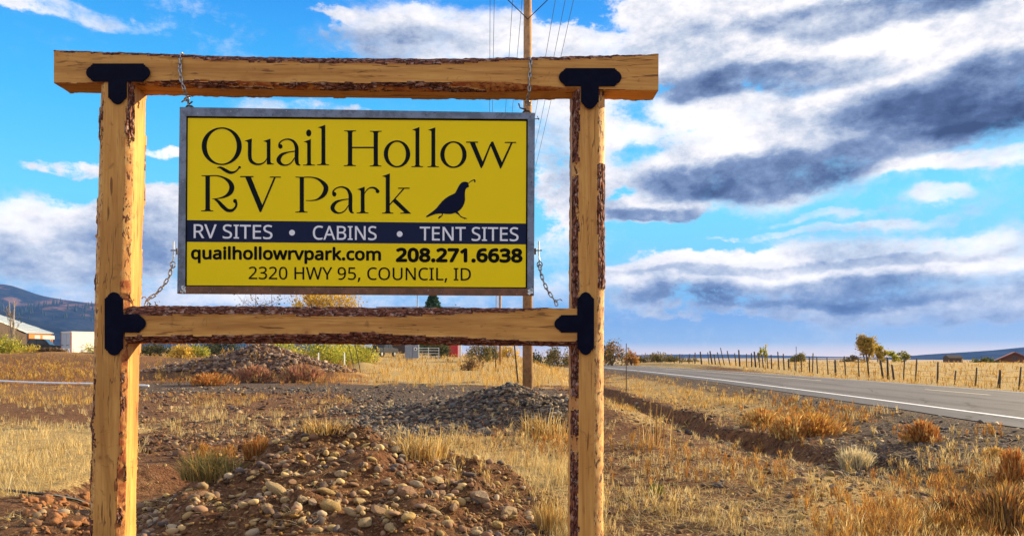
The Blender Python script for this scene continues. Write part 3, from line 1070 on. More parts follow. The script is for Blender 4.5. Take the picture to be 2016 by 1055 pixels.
def t_plate(base_px, stem_px, dirn, depth):
    """base rectangle (x0,y0,x1,y1) with ornate ends, stem rectangle with one ornate end; dirn: 'down','right','left'"""
    def P(px, py): return L(px, py, depth)
    e = 14.0
    x0, y0, x1, y1 = base_px
    mb = MB()
    fn = lambda u, v, t: (P(u, v)[0], depth + t, P(u, v)[1])
    out = []
    if dirn == 'down':
        cy = (y0 + y1) / 2; h = (y1 - y0) / 2
        for a, b_ in END: out.append((x1 - e + a * e, cy - b_ * h))
        for a, b_ in reversed(END): out.append((x1 - e + a * e, cy + b_ * h))
        for a, b_ in END: out.append((x0 + e - a * e, cy + b_ * h))
        for a, b_ in reversed(END): out.append((x0 + e - a * e, cy - b_ * h))
        sx0, sy0, sx1, sy1 = stem_px
        cx = (sx0 + sx1) / 2; w = (sx1 - sx0) / 2
        st = [(sx1, y1 - .0)] + [(cx + b_ * w, sy1 - e + a * e) for a, b_ in END] + [(cx - b_ * w, sy1 - e + a * e) for a, b_ in reversed(END)] + [(sx0, y1 - .0)]
        # splice the stem into the lower edge: insert between right-bottom and left-bottom runs
        k = 2 * len(END)
        out = out[:k] + st + out[k:]
        bolts = [(x0 + 14, cy - 8), (x0 + 14, cy + 8), (x1 - 14, cy - 8), (x1 - 14, cy + 8), (cx, cy), (cx - 8, sy1 - 22), (cx + 8, sy1 - 22)]
    else:
        cx = (x0 + x1) / 2; w = (x1 - x0) / 2
        sx0, sy0, sx1, sy1 = stem_px
        cy = (sy0 + sy1) / 2; h = (sy1 - sy0) / 2
        right = [(cx - b_ * w, y0 + e - a * e) for a, b_ in END] + [(cx + b_ * w, y0 + e - a * e) for a, b_ in reversed(END)]
        low = [(cx + b_ * w, y1 - e + a * e) for a, b_ in END] + [(cx - b_ * w, y1 - e + a * e) for a, b_ in reversed(END)]
        if dirn == 'right':
            st = [(x1, sy0)] + [(sx1 - e + a * e, cy - b_ * h) for a, b_ in END] + [(sx1 - e + a * e, cy + b_ * h) for a, b_ in reversed(END)] + [(x1, sy1)]
            out = right + st + low
            bolts = [(sx1 - 16, cy - 8), (sx1 - 16, cy + 8)]
        else:
            st = [(x0, sy1)] + [(sx0 + e - a * e, cy + b_ * h) for a, b_ in END] + [(sx0 + e - a * e, cy - b_ * h) for a, b_ in reversed(END)] + [(x0, sy0)]
            out = right + low + st
            bolts = [(sx0 + 16, cy - 8), (sx0 + 16, cy + 8)]
        bolts += [(cx - 8, y0 + 16), (cx + 8, y0 + 16), (cx - 8, y1 - 16), (cx + 8, y1 - 16), (cx, cy)]
    mb.prism(out, fn, -.006, 0)
    o = mb.build('t_plate', MATS['black_plate'], frame)
    bv = o.modifiers.new('bevel', 'BEVEL'); bv.width = .0012; bv.segments = 2
    for bx, by in bolts:
        bm_ = MB()
        s_, z_ = P(bx, by)
        rr = .0055
        pts = [(s_ + rr * math.cos(a), depth - .006, z_ + rr * math.sin(a)) for a in [k * math.pi / 3 for k in range(6)]]
        bm_.add(pts + [(s_, depth - .0095, z_)], [(k, (k + 1) % 6, 6) for k in range(6)])
        bm_.build('screw_head', MATS['black_plate'], o)
    return o


t_plate((170, 126, 296, 161.5), (213.5, 161, 250, 206), 'down', -.118)
t_plate((1100, 135, 1223.5, 170.5), (1143.7, 170, 1178.7, 215), 'down', -.122)
t_plate((206.5, 575, 243, 699.5), (243, 619, 287.6, 654.5), 'right', -.126)
t_plate((1136.4, 575, 1169.5, 698.5), (1091.4, 620, 1136, 654.5), 'left', -.126)

# ------------------------------------------------------------------ the hanging sign
BD = -.035    # front of the sign, metres in front of the beam centre
board = empty('hanging_sign', (0, FY, 0), 'yellow RV park sign in a steel frame hanging on chains from the log beam', 'sign', rz=YAW)
c_out = [(355, 212), (1053, 223.5), (1051, 582), (350, 578)]
c_in = [(368, 230), (1039, 236), (1038, 568), (365.5, 563.5)]


def BP(px, py, y=0.0):
    s_, z_ = L(px, py, BD)
    return (s_, BD + y, z_)


def lerp2(a, b, t): return (a[0] + (b[0] - a[0]) * t, a[1] + (b[1] - a[1]) * t)


for i, mname in zip(range(4), ['raw_steel', 'raw_steel', 'steel_painted_reflection', 'raw_steel']):
    j = (i + 1) % 4
    mb = MB()
    o1, o2, i1, i2 = c_out[i], c_out[j], c_in[i], c_in[j]
    mb.prism([o1, o2, i2, i1], lambda u, v, t: BP(u, v, t), -.012, .028)
    o = mb.build('frame_rail', MATS[mname], board)
    bv = o.modifiers.new('bevel', 'BEVEL'); bv.width = .002; bv.segments = 2
    if i == 2: o['label'] = 'bottom rail with a brownish reflection painted into its colour'
# welds and fabrication marks at the corners
for (px, py) in [(361, 570), (1044, 573)]:
    mb = MB()
    rr = random.Random(int(px))
    for k in range(9):
        mb.box(BP(px + rr.uniform(-4, 4), py + rr.uniform(-6, 6), -.013), (.018, .003, .012), (0, rr.uniform(-1, 1), 0))
    mb.build('weld', MATS['chrome'], board)
mb = MB()
mb.prism([(366.5, 228.5), (1040.5, 234.5), (1039.5, 569), (364.3, 564.5)], lambda u, v, t: BP(u, v, t), -.0005, .022)
mb.build('backing_panel', MATS['sign_black'], board)
ink = 1.2
mb = MB()
mb.prism([(370.2, 233.0), (1036.0, 239.2), (1034.8, 565.6), (368.0, 561.4)], lambda u, v, t: BP(u, v, t), -.0022, -.0006)
panel = mb.build('panel', MATS['sign_yellow'], board)
mb = MB()
mb.prism([(369.0, 433.5), (1035.6, 440.3), (1035.3, 481.3), (368.6, 476.3)], lambda u, v, t: BP(u, v, t), -.0030, -.0023)
band = mb.build('navy_band', MATS['sign_navy'], panel)


def text_mesh(txt, bold=0.0, extrude=.0):
    c = bpy.data.curves.new('t', 'FONT')
    c.body = txt
    c.size = 1.0
    c.offset = bold
    c.resolution_u = 5
    fp = os.path.join(bpy.utils.system_resource('DATAFILES'), 'fonts', 'NotoSansHebrew-Regular.woff2')
    try:
        c.font = bpy.data.fonts.load(fp)
    except Exception as ex:
        print('font fallback', ex)
    o = bpy.data.objects.new('t', c)
    COL.objects.link(o)
    dg = bpy.context.evaluated_depsgraph_get()
    me = bpy.data.meshes.new_from_object(o.evaluated_get(dg))
    bpy.data.objects.remove(o)
    return me


def text_line(name, txt, x0, y0, x1, y1, caph, m, thick=0.0, y=-.004, ref='H', parent=None):
    """baseline from photo px (x0,y0) to (x1,y1), capital height caph px"""
    me = text_mesh(txt)
    co = np.zeros(len(me.vertices) * 3); me.vertices.foreach_get('co', co); co = co.reshape(-1, 3)
    mr = text_mesh(ref)
    cr = np.zeros(len(mr.vertices) * 3); mr.vertices.foreach_get('co', cr); cr = cr.reshape(-1, 3)
    hx = cr[:, 1].max() - min(0, cr[:, 1].min())
    xa, xb = co[:, 0].min(), co[:, 0].max()
    U = x0 + (co[:, 0] - xa) / (xb - xa) * (x1 - x0)
    Vv = y0 + (co[:, 0] - xa) / (xb - xa) * (y1 - y0) - co[:, 1] / hx * caph
    out = np.array([BP(u, v, y) for u, v in zip(U, Vv)])
    loops = [tuple(p.vertices) for p in me.polygons]
    V = []; Fc = []
    k = 1 if thick <= 0 else 9
    for q in range(k):      # heavier faces: the outline struck several times, each a hair further out
        dx = 0 if q == 0 else thick * math.cos(q * math.pi / 4); dz = 0 if q == 0 else thick * math.sin(q * math.pi / 4)
        o_ = len(V)
        V += [(p[0] + dx, p[1] - q * .00002, p[2] + dz) for p in out]
        Fc += [tuple(i + o_ for i in f) for f in loops]
    me2 = bpy.data.meshes.new(name)
    me2.from_pydata(V, [], Fc); me2.update()
    return link(name, me2, m, parent or panel)


text_line('lettering', 'RV SITES', 382, 468.6, 536.6, 470.6, 26.8, MATS['sign_white'], 0.0010, parent=band)
text_line('lettering', 'CABINS', 616.5, 471.6, 741.4, 472.6, 26.6, MATS['sign_white'], 0.0010, parent=band)
text_line('lettering', 'TENT SITES', 826.8, 473.2, 1020.5, 474.6, 26.4, MATS['sign_white'], 0.0010, parent=band)
for (px, py) in [(575.2, 458.3), (787, 461)]:
    MB().prism([(px + 5.7 * math.cos(a), py + 5.7 * math.sin(a)) for a in np.linspace(0, 2 * math.pi, 20, endpoint=False)], lambda u, v, t: BP(u, v, t), -.004, -.0031).build('bullet_dot', MATS['sign_white'], band)
text_line('lettering', 'quailhollowrvpark.com', 377.6, 509.4, 749, 512, 24, MATS['sign_black'], 0.0042, ref='l')
text_line('lettering', '208.271.6638', 781.3, 514, 1026.8, 515.4, 24.8, MATS['sign_black'], 0.0066, ref='0')
text_line('lettering', '2320 HWY 95, COUNCIL, ID', 490, 549.3, 927, 552, 24, MATS['sign_black'], 0.0006)


# serif title drawn letter by letter
class Ink:
    def __init__(s, sc, ox, oy):
        s.sc = sc; s.ox = ox; s.oy = oy; s.mb = MB(); s.k = 0

    def P(s, x, y):
        return BP(s.ox + x / s.sc, s.oy + y / s.sc, -.0035 - (s.k % 12) * .00004)

    def poly(s, pts):
        s.k += 1
        s.mb.add([s.P(*p) for p in pts], [tuple(range(len(pts)))])

    def bar(s, x0, x1, y, h=9):
        s.poly([(x0, y + h * .3), (x0 + 3, y - h / 2), (x1 - 3, y - h / 2), (x1, y + h * .3), (x1 - 2, y + h / 2), (x0 + 2, y + h / 2)])

    def foot(s, x0, x1, xc, w, y, up=True, h=8, br=16):
        """slab serif with brackets into a stem of width w at xc"""
        d = -1 if up else 1
        s.poly([(x0, y), (x0 + 4, y + d * h), (xc - w / 2 - br * .6, y + d * (h + 2)), (xc - w / 2, y + d * (h + br)), (xc + w / 2, y + d * (h + br)), (xc + w / 2 + br * .6, y + d * (h + 2)), (x1 - 4, y + d * h), (x1, y)])

    def stem(s, x, y0, y1, w):
        s.poly([(x - w / 2, y0), (x + w / 2, y0), (x + w / 2, y1), (x - w / 2, y1)])

    def ring(s, cx, cy, ro, io, n=64):
        s.k += 1
        a = np.linspace(0, 2 * math.pi, n, endpoint=False)
        vs = [s.P(cx + ro[0] * math.cos(t), cy + ro[1] * math.sin(t)) for t in a] + [s.P(cx + io[0] * math.cos(t), cy + io[1] * math.sin(t)) for t in a]
        s.mb.add(vs, [(i, (i + 1) % n, n + (i + 1) % n, n + i) for i in range(n)])

    def dot(s, cx, cy, rx, ry):
        s.poly([(cx + rx * math.cos(t), cy + ry * math.sin(t)) for t in np.linspace(0, 2 * math.pi, 24, endpoint=False)])

    def rib(s, pts, sub=8):
        """ribbon through (x, y, width) points"""
        s.k += 1
        P_ = np.array(pts, float)
        n = len(P_)
        out = []
        for i in range(n - 1):
            p0 = P_[max(i - 1, 0)]; p1 = P_[i]; p2 = P_[i + 1]; p3 = P_[min(i + 2, n - 1)]
            for q in range(sub):
                t = q / sub
                out.append(.5 * ((2 * p1) + (-p0 + p2) * t + (2 * p0 - 5 * p1 + 4 * p2 - p3) * t * t + (-p0 + 3 * p1 - 3 * p2 + p3) * t ** 3))
        out.append(P_[-1])
        out = np.array(out)
        d = np.gradient(out[:, :2], axis=0)
        nn = np.stack([-d[:, 1], d[:, 0]], 1); nn /= np.linalg.norm(nn, axis=1)[:, None] + 1e-9
        w = np.maximum(out[:, 2], 2)[:, None] / 2
        a = out[:, :2] + nn * w; b_ = out[:, :2] - nn * w
        m = len(out)
        s.mb.add([s.P(*p) for p in a] + [s.P(*p) for p in b_], [(i, i + 1, m + i + 1, m + i) for i in range(m - 1)])


def letter_a(k, fx=lambda x: x, fy=lambda y: y, s=1.0):
    g = lambda pts: [(fx(x), fy(y), w * s) for x, y, w in pts]
    k.dot(fx(909), fy(284), 22 * s, 24 * s)
    k.rib(g([(897, 285, 22), (900, 250, 16), (935, 220, 13), (990, 209, 16), (1045, 232, 26), (1075, 285, 38), (1078, 340, 40), (1077, 400, 40), (1080, 445, 38), (1090, 468, 26), (1114, 478, 9)]))
    k.rib(g([(1062, 334, 10), (990, 344, 14), (925, 368, 30), (890, 420, 44), (912, 462, 32), (960, 479, 15), (1015, 458, 12), (1058, 400, 9)]))


A = Ink(5.275, 380, 235)
A.ring(300, 282, (208, 196), (156, 181))
A.rib([(250, 506, 4), (285, 502, 22), (335, 530, 34), (390, 555, 30), (440, 545, 18), (472, 515, 14), (482, 498, 20)])
A.dot(485, 500, 14, 13)
A.rib([(591, 215, 38), (591, 300, 38), (591, 385, 38), (605, 435, 36), (650, 465, 24), (700, 468, 18), (745, 445, 12), (775, 400, 8)])
A.poly([(534, 227), (612, 201), (612, 244), (572, 246), (558, 232)])
A.stem(787, 215, 470, 38)
A.poly([(728, 230), (806, 203), (806, 246), (768, 246), (752, 234)])
A.poly([(768, 440), (806, 440), (815, 458), (840, 464), (840, 471), (768, 471)])
letter_a(A)
A.dot(1203, 145, 27, 36)
A.stem(1206, 225, 470, 38)
A.poly([(1148, 237), (1225, 208), (1225, 250), (1187, 250), (1170, 240)])
A.foot(1140, 1268, 1206, 38, 482)
A.stem(1355, 80, 465, 40)
A.poly([(1296, 88), (1375, 60), (1375, 102), (1335, 102), (1318, 92)])
A.foot(1288, 1414, 1355, 40, 478)
# R V P
A.stem(154, 590, 945, 46)
A.foot(84, 214, 154, 46, 956)
A.foot(88, 250, 154, 46, 583, up=False, br=8)
A.rib([(180, 588, 11), (250, 588, 12), (320, 608, 20), (380, 650, 40), (405, 705, 52), (388, 760, 46), (340, 800, 26), (270, 822, 12), (200, 828, 6)])
A.rib([(225, 830, 12), (265, 855, 30), (310, 905, 40), (360, 945, 36), (410, 945, 28), (445, 910, 22), (452, 870, 22), (440, 845, 24)])
A.dot(438, 850, 20, 22)
A.poly([(543, 600), (603, 600), (722, 893), (706, 964), (694, 964)])
A.poly([(842, 603), (862, 603), (710, 962), (700, 940)])
A.bar(490, 630, 597, 12)
A.bar(798, 914, 602, 11)
A.stem(1131, 605, 955, 43)
A.foot(1062, 1192, 1131, 43, 969)
A.foot(1064, 1215, 1131, 43, 598, up=False, br=8)
A.rib([(1150, 603, 11), (1235, 604, 12), (1310, 628, 24), (1368, 680, 44), (1382, 725, 50), (1355, 788, 42), (1295, 832, 18), (1230, 845, 10), (1172, 843, 6)])
A.mb.build('title_letters', MATS['sign_ink'], panel)
Bk = Ink(5.2757, 660, 235)
Bk.stem(155, 122, 482, 44); Bk.stem(422, 128, 484, 44)
Bk.stem(288, 288, 303, 226)
for (a, b_, c_, y, up) in [(91, 218, 155, 118, False), (359, 484, 422, 123, False), (89, 216, 155, 488, True), (357, 482, 422, 491, True)]:
    Bk.foot(a, b_, c_, 44, y, up)
Bk.ring(642, 362, (137, 141), (93, 125))
Bk.stem(854, 98, 490, 40)
Bk.poly([(797, 112), (875, 83), (875, 125), (834, 125), (818, 115)])
Bk.foot(791, 914, 854, 40, 498)
Bk.stem(1019, 100, 490, 40)
Bk.poly([(962, 114), (1040, 86), (1040, 127), (999, 127), (983, 117)])
Bk.foot(957, 1078, 1019, 40, 499)
Bk.ring(1228, 369, (137, 139), (93, 123))
Bk.poly([(1398, 243), (1450, 243), (1540, 462), (1522, 509), (1512, 509)])
Bk.poly([(1606, 262), (1634, 232), (1534, 490), (1520, 470)])
Bk.poly([(1618, 238), (1640, 232), (1740, 468), (1722, 512), (1712, 512), (1610, 266)])
Bk.poly([(1824, 246), (1843, 246), (1730, 498), (1716, 478)])
Bk.bar(1358, 1484, 240, 12)
Bk.bar(1760, 1880, 243, 11)
Bk.mb.build('title_letters', MATS['sign_ink'], panel)
Ck = Ink(5.04, 560, 330)
letter_a(Ck, lambda x: 455 + (x - 866) * .945, lambda y: 190 + (y - 205) * .957, .95)
Ck.stem(777, 205, 445, 38)
Ck.poly([(720, 218), (797, 191), (797, 232), (758, 232), (742, 222)])
Ck.foot(716, 836, 777, 38, 455)
Ck.rib([(794, 262, 6), (815, 228, 10), (850, 203, 14), (890, 203, 20), (918, 222, 26), (928, 240, 26)])
Ck.dot(925, 237, 19, 19)
Ck.stem(1026, 78, 446, 40)
Ck.poly([(968, 88), (1047, 60), (1047, 102), (1006, 102), (990, 92)])
Ck.foot(967, 1082, 1026, 40, 457)
Ck.rib([(1042, 372, 12), (1110, 295, 12), (1186, 209, 12)], 2)
Ck.bar(1128, 1244, 206, 11)
Ck.poly([(1072, 335), (1102, 308), (1238, 440), (1258, 458), (1150, 458), (1150, 450), (1190, 446)])
Ck.mb.build('title_letters', MATS['sign_ink'], panel)
Qk = Ink(5.04, 560, 330)
Qk.poly([(1403, 486), (1440, 458), (1470, 437), (1510, 403), (1535, 370), (1565, 335), (1595, 308), (1630, 285), (1665, 268), (1692, 256), (1706, 232), (1722, 198), (1738, 172), (1755, 153), (1775, 143),
         (1798, 141), (1818, 148), (1828, 160), (1827, 175), (1835, 190), (1822, 197), (1808, 203), (1796, 222), (1791, 250), (1791, 285), (1793, 320), (1786, 352), (1772, 385), (1752, 413), (1724, 436),
         (1700, 450), (1650, 462), (1600, 462), (1570, 456), (1530, 458), (1495, 463), (1450, 480), (1414, 495)])
Qk.rib([(1824, 160, 5), (1845, 141, 7), (1868, 128, 9), (1886, 126, 14), (1889, 140, 14), (1884, 150, 5)])
Qk.rib([(1566, 455, 14), (1566, 470, 9), (1556, 485, 9), (1536, 497, 14), (1528, 508, 8)])
Qk.rib([(1552, 482, 9), (1534, 487, 5)], 3)
Qk.rib([(1706, 445, 26), (1725, 458, 16), (1742, 478, 10), (1765, 494, 9), (1790, 503, 11), (1812, 508, 4)])
Qk.rib([(1768, 496, 8), (1746, 491, 4)], 3)
Qk.rib([(1770, 494, 7), (1790, 512, 5)], 3)
Qk.mb.build('quail_silhouette', MATS['quail_ink'], panel)


# ------------------------------------------------------------------ chains
def link_mesh(length=.040, width=.022, r=.0035, n=20, k=6):
    mb = MB()
    R_ = width / 2 - r; Ls = length / 2 - r - R_
    path = []
    for i in range(n):
        a = 2 * math.pi * i / n
        path.append(Vector((R_ * math.cos(a), 0, R_ * math.sin(a) + (Ls if math.sin(a) > 0 else -Ls))))
    vs = []; fs = []
    for i, p in enumerate(path):
        d = (path[(i + 1) % n] - path[i - 1]).normalized()
        a = Vector((0, 1, 0)); b_ = d.cross(a)
        for q in range(k):
            an = 2 * math.pi * q / k
            vs.append(p + (a * math.cos(an) + b_ * math.sin(an)) * r)
    for i in range(n):
        for q in range(k):
            fs.append((i * k + q, i * k + (q + 1) % k, ((i + 1) % n) * k + (q + 1) % k, ((i + 1) % n) * k + q))
    mb.add(vs, fs)
    me = mb.mesh('chain_link', smooth=True)
    me.materials.append(MATS['chain_steel'])
    return me


LINK = link_mesh(.044, .025, .0042)
LINK_BIG = link_mesh(.050, .027, .0042)


def chain(pts, label, extra=None, pitch=.031, big=False, tw0=0):
    """pts: 3D points in sign axes (s, depth, z)"""
    pts = [Vector(p) for p in pts]
    root = empty('chain', (0, FY, 0), label, 'chain', 'steel chains holding the sign', rz=YAW)
    # resample
    dense = []
    for a, b_ in zip(pts[:-1], pts[1:]):
        n = max(2, int((b_ - a).length / .004))
        dense += [a.lerp(b_, i / n) for i in range(n)]
    dense.append(pts[-1])
    acc = 0; nxt = 0; k = 0
    rr = random.Random(len(label))
    for i in range(len(dense) - 1):
        seg = (dense[i + 1] - dense[i]).length
        while acc + seg >= nxt:
            p = dense[i]
            d = (dense[min(i + 3, len(dense) - 1)] - dense[max(i - 3, 0)]).normalized()
            o = bpy.data.objects.new('chain_link', LINK_BIG if big else LINK)
            COL.objects.link(o)
            o.parent = root
            q = d.to_track_quat('Z', 'Y')
            q = q @ Euler((0, 0, tw0 + (math.pi / 2 if k % 2 else 0) + rr.uniform(-.25, .25))).to_quaternion()
            o.location = p
            o.rotation_euler = q.to_euler()
            nxt += pitch; k += 1
        acc += seg
    return root


def C(px, py, dep):
    s_, z_ = L(px, py, dep)
    return (s_, dep, z_)


ztopb = 3.49 + .125
def upper_chain(pxs, label):
    (xa, xb, xc, xd) = pxs
    sA = C(xa, 118, -.09)[0]
    pts = [(C(xc, 190, .12)[0], .10, 3.36), (sA, .135, 3.42), (sA, .128, 3.58), (sA, .05, 3.622), (sA, -.06, 3.622), C(xa, 118, -.118), C(xa - 1, 135, -.126), C(xb, 160, -.126), C(xc, 180, -.118), C(xd - 2, 200, -.05), C(xd, 210, -.02)]
    return chain(pts, label, pitch=.029)


uc = upper_chain((355, 357, 364, 372), 'galvanised chain looped over the top beam above the sign board\'s left corner')
uc2 = upper_chain((1045, 1042, 1042, 1039), 'galvanised chain looped over the top beam above the sign board\'s right corner')
# loose ends hooked at the top corners
for root, pts in ((uc, [C(372, 206, -.03), C(379, 200, -.03)]), (uc2, [C(1036, 216, -.02), C(1024, 213, -.03), C(1021, 204, -.03)])):
    MB().tube(pts, .005, 6).build('hook', MATS['bolt_dark'], root)
    a = pts[0]
    MB().tube([(a[0] - .035, a[1] + .01, a[2] - .035), (a[0] - .01, a[1], a[2] - .01), (a[0] + .02, a[1], a[2] - .012), (a[0] + .04, a[1] + .01, a[2] - .035)], .007, 6).build('lug', MATS['bolt_dark'], root)
lc = chain([C(338, 527, 0), C(333, 545, 0), C(322, 562, 0), (C(306, 580, 0)), C(293, 588, 0), C(288, 598, .0), (C(287, 606, 0))], 'galvanised chain running from the sign board down to the left post', pitch=.034, big=True)
rc = chain([C(1062, 517, 0), C(1064, 535, 0), C(1069, 552, 0), C(1077, 570, 0), C(1085, 582, 0), C(1094, 594, 0), C(1097, 606, 0)], 'galvanised chain running from the sign board down to the right end of the lower beam', pitch=.034, big=True)
for root, x, d in ((lc, 342, -1), (rc, 1061, 1)):
    MB().tube([C(x, 475, 0), C(x, 505, 0), C(x - d * -1.5, 516, 0)], .0042, 6).build('eye_bolt', MATS['chain_steel'], root)
    cx_, cy_ = x + d * 1.5, 521
    MB().tube([C(cx_ + 5 * math.cos(t), cy_ + 6 * math.sin(t), 0) for t in np.linspace(-math.pi / 2, 1.5 * math.pi, 14)], .0042, 6).build('bolt_eye', MATS['chain_steel'], root)
    MB().tube([C(x + d * 6, 493, 0), C(x - d * 8, 493, 0)], .0042, 6).build('cross_bolt', MATS['bolt_dark'], root)
    MB().tube([C(x - d * 7, 489, 0), C(x - d * 7, 501, 0)], .008, 6).build('nut', MATS['bolt_dark'], root)
# open hook on the lower right chain, another at the left
MB().tube([C(1094, 596, 0), C(1098, 590, 0), C(1103, 589, 0), C(1107, 592, 0)], .004, 6).build('hook', MATS['chain_steel'], rc)
MB().tube([C(290, 592, 0), C(286, 584, 0), C(281, 585, 0), C(279, 588, 0)], .004, 6).build('hook', MATS['chain_steel'], lc)
# small tie sticking out of the board's right edge
MB().tube([BP(1050, 235, .0), BP(1062, 234, .0)], .003, 6).tube([BP(1058, 229, .0), BP(1061, 237, .0)], .0025, 6).build('wire_tie', MATS['bolt_dark'], board)

# ------------------------------------------------------------------ stones
def rock_mesh(name, sub, flat, seed, rough=.18, angular=0.0):
    bm = bmesh.new()
    bmesh.ops.create_icosphere(bm, subdivisions=sub, radius=1)
    rr = random.Random(seed)
    off = Vector((rr.uniform(0, 50), rr.uniform(0, 50), rr.uniform(0, 50)))
    from mathutils import noise as mn
    planes = [Vector((rr.gauss(0, 1), rr.gauss(0, 1), rr.gauss(0, 1))).normalized() for _ in range(9)]
    for v in bm.verts:
        n = v.co.normalized()
        r = 1 + rough * 1.4 * mn.noise(n * 1.1 + off) + rough * .6 * mn.noise(n * 2.7 + off)
        if angular:
            for p in planes:
                dp = n.dot(p)
                if dp > .0:
                    r = min(r, (1 - angular) / max(dp, .05) if dp > (1 - angular) else r)
        v.co = n * r
        v.co.x *= flat[0]; v.co.y *= flat[1]; v.co.z *= flat[2]
    me = bpy.data.meshes.new(name)
    bm.to_mesh(me); bm.free()
    me.polygons.foreach_set('use_smooth', [not angular] * len(me.polygons))
    return me


COBBLES = [rock_mesh('stone', 3, f, i, .20, .12 if i % 2 else 0) for i, f in enumerate([(1, .75, .6), (1, .8, .7), (1.15, .7, .5), (.95, .85, .75), (1.2, .65, .55), (1, .9, .6)])]
for m_ in COBBLES: m_.materials.append(MATS['cobble'])
ANGULAR = [rock_mesh('stone', 3, f, 150 + i, .30, .34) for i, f in enumerate([(1, .7, .5), (1.2, .8, .6), (.9, .8, .8)])]
for m_ in ANGULAR: m_.materials.append(MATS['cobble'])
SHALES = [rock_mesh('rock', 2, f, 50 + i, .25, .32) for i, f in enumerate([(1, .7, .4), (1.1, .8, .6), (.9, .8, .7), (1.3, .6, .45), (1, .5, .8)])]
for m_ in SHALES: m_.materials.append(MATS['shale'])
HEAPS = [rock_mesh('rock', 2, f, 90 + i, .25, .28) for i, f in enumerate([(1, .8, .6), (1.1, .7, .5), (.9, .8, .8)])]
for m_ in HEAPS: m_.materials.append(MATS['heap_rock'])


def put_stone(name, me, parent, x, y, r, rnd, sink=.35, z=None):
    o = bpy.data.objects.new(name, me)
    COL.objects.link(o)
    o.parent = parent
    zz = float(H(x, y)) if z is None else z
    pl_ = parent.location
    o.location = (x - pl_.x, y - pl_.y, zz + r * sink - pl_.z)
    s = r
    o.scale = (s * rnd.uniform(.85, 1.2), s * rnd.uniform(.8, 1.15), s * rnd.uniform(.8, 1.1))
    o.rotation_euler = (rnd.uniform(-.5, .5), rnd.uniform(-.5, .5), rnd.uniform(0, 6.28))
    return o


def G(px, row, z=0.0):
    """photo position -> place on level ground z"""
    Y = (EYE - z) * F / (row - HZ)
    return (px - 1008) / F * Y, Y


def ray_ground(px, row):
    """first hit of the sight line with the terrain, used to set things where they stand"""
    Ys = np.geomspace(5.5, 160, 1500)
    X = (px - 1008) / F * Ys
    z = EYE - (row - HZ) / F * Ys
    h = H(X, Ys)
    i = np.argmax(h > z)
    return float(X[i]), float(Ys[i]), float(h[i])


pile = empty('gravel_pile', (-2.0, 8.5, 0), 'heap of brown dirt and rounded river cobbles between the sign posts', 'gravel pile')
rnd = random.Random(5)
# the cobbles one can point at: photo column, row, size
named = [(546, 966, 15), (672, 935, 10), (650, 1000, 17), (613, 990, 12), (596, 985, 11), (505, 935, 11), (707, 988, 12), (745, 1010, 14), (780, 985, 12), (800, 972, 14), (860, 948, 13), (866, 973, 11),
         (893, 1000, 10), (640, 845, 9), (695, 858, 8), (733, 905, 9), (712, 918, 9), (690, 1008, 13), (655, 1040, 12), (720, 1030, 12), (805, 1020, 14), (770, 1040, 12), (840, 1000, 10), (580, 1010, 10),
         (550, 1040, 9), (500, 1025, 8), (460, 1030, 8), (478, 995, 9), (410, 978, 9), (395, 975, 8), (352, 1033, 9), (436, 1003, 9), (526, 1000, 10), (820, 955, 10), (762, 950, 9), (730, 960, 9),
         (620, 955, 9), (575, 950, 9), (545, 915, 8), (530, 960, 9), (660, 895, 7), (755, 880, 8), (690, 880, 7), (610, 900, 7), (640, 970, 11), (560, 985, 11), (700, 1045, 10), (880, 1030, 11),
         (910, 1040, 10), (620, 1045, 12), (980, 1035, 11), (1010, 1020, 10), (830, 1045, 11), (940, 1050, 10), (600, 865, 7), (745, 925, 9), (790, 935, 9), (860, 1010, 12)]
for px, row, rp in named:
    x, y, z = ray_ground(px, row + 3)
    put_stone('stone', rnd.choice(COBBLES + ANGULAR[:2]), pile, x, y, rp * y / F * rnd.uniform(1.0, 1.35), rnd, .3)
cnt = 0
while cnt < 190:
    px = rnd.uniform(300, 1060); row = rnd.uniform(840, 1050)
    x, y, z = ray_ground(px, row)
    if math.hypot((x + 1.9) / 2.2, (y - 8.0) / 2.6) > 1.0 + rnd.uniform(-.3, .15): continue
    if px < 500 and rnd.random() < .6: continue
    put_stone('stone', rnd.choice(COBBLES + ANGULAR), pile, x, y, min(11, 2.6 * math.exp(abs(rnd.gauss(0, .55)))) * y / F, rnd, rnd.uniform(.0, .4))
    cnt += 1
# big slabs at the toe of the pile
slabs = empty('boulder', (0, 0, 0))
bpy.data.objects.remove(slabs)
for (px, row, rp, lab) in [(945, 985, 26, 'large pale grey slab of rock at the right foot of the cobble heap'), (1000, 1010, 20, 'flat brownish boulder beside the gravel heap in front of the right post'),
                           (895, 955, 13, 'upright grey split stone on the right shoulder of the cobble heap'), (1640, 962, 13, 'dark reddish rock lying in the dry weeds right of the right post')]:
    x, y, z = ray_ground(px, row)
    me = rock_mesh('boulder', 3, (1.0, .7, .55), int(px), .25, .3)
    me.materials.append(MATS['cobble'] if row != 962 else MATS['heap_rock'])
    o = bpy.data.objects.new('boulder', me); COL.objects.link(o)
    r = rp * y / F
    o.location = (x, y, z + r * .25); o.scale = (r, r, r); o.rotation_euler = (.1, -.2, px)
    tag(o, lab, 'boulder')

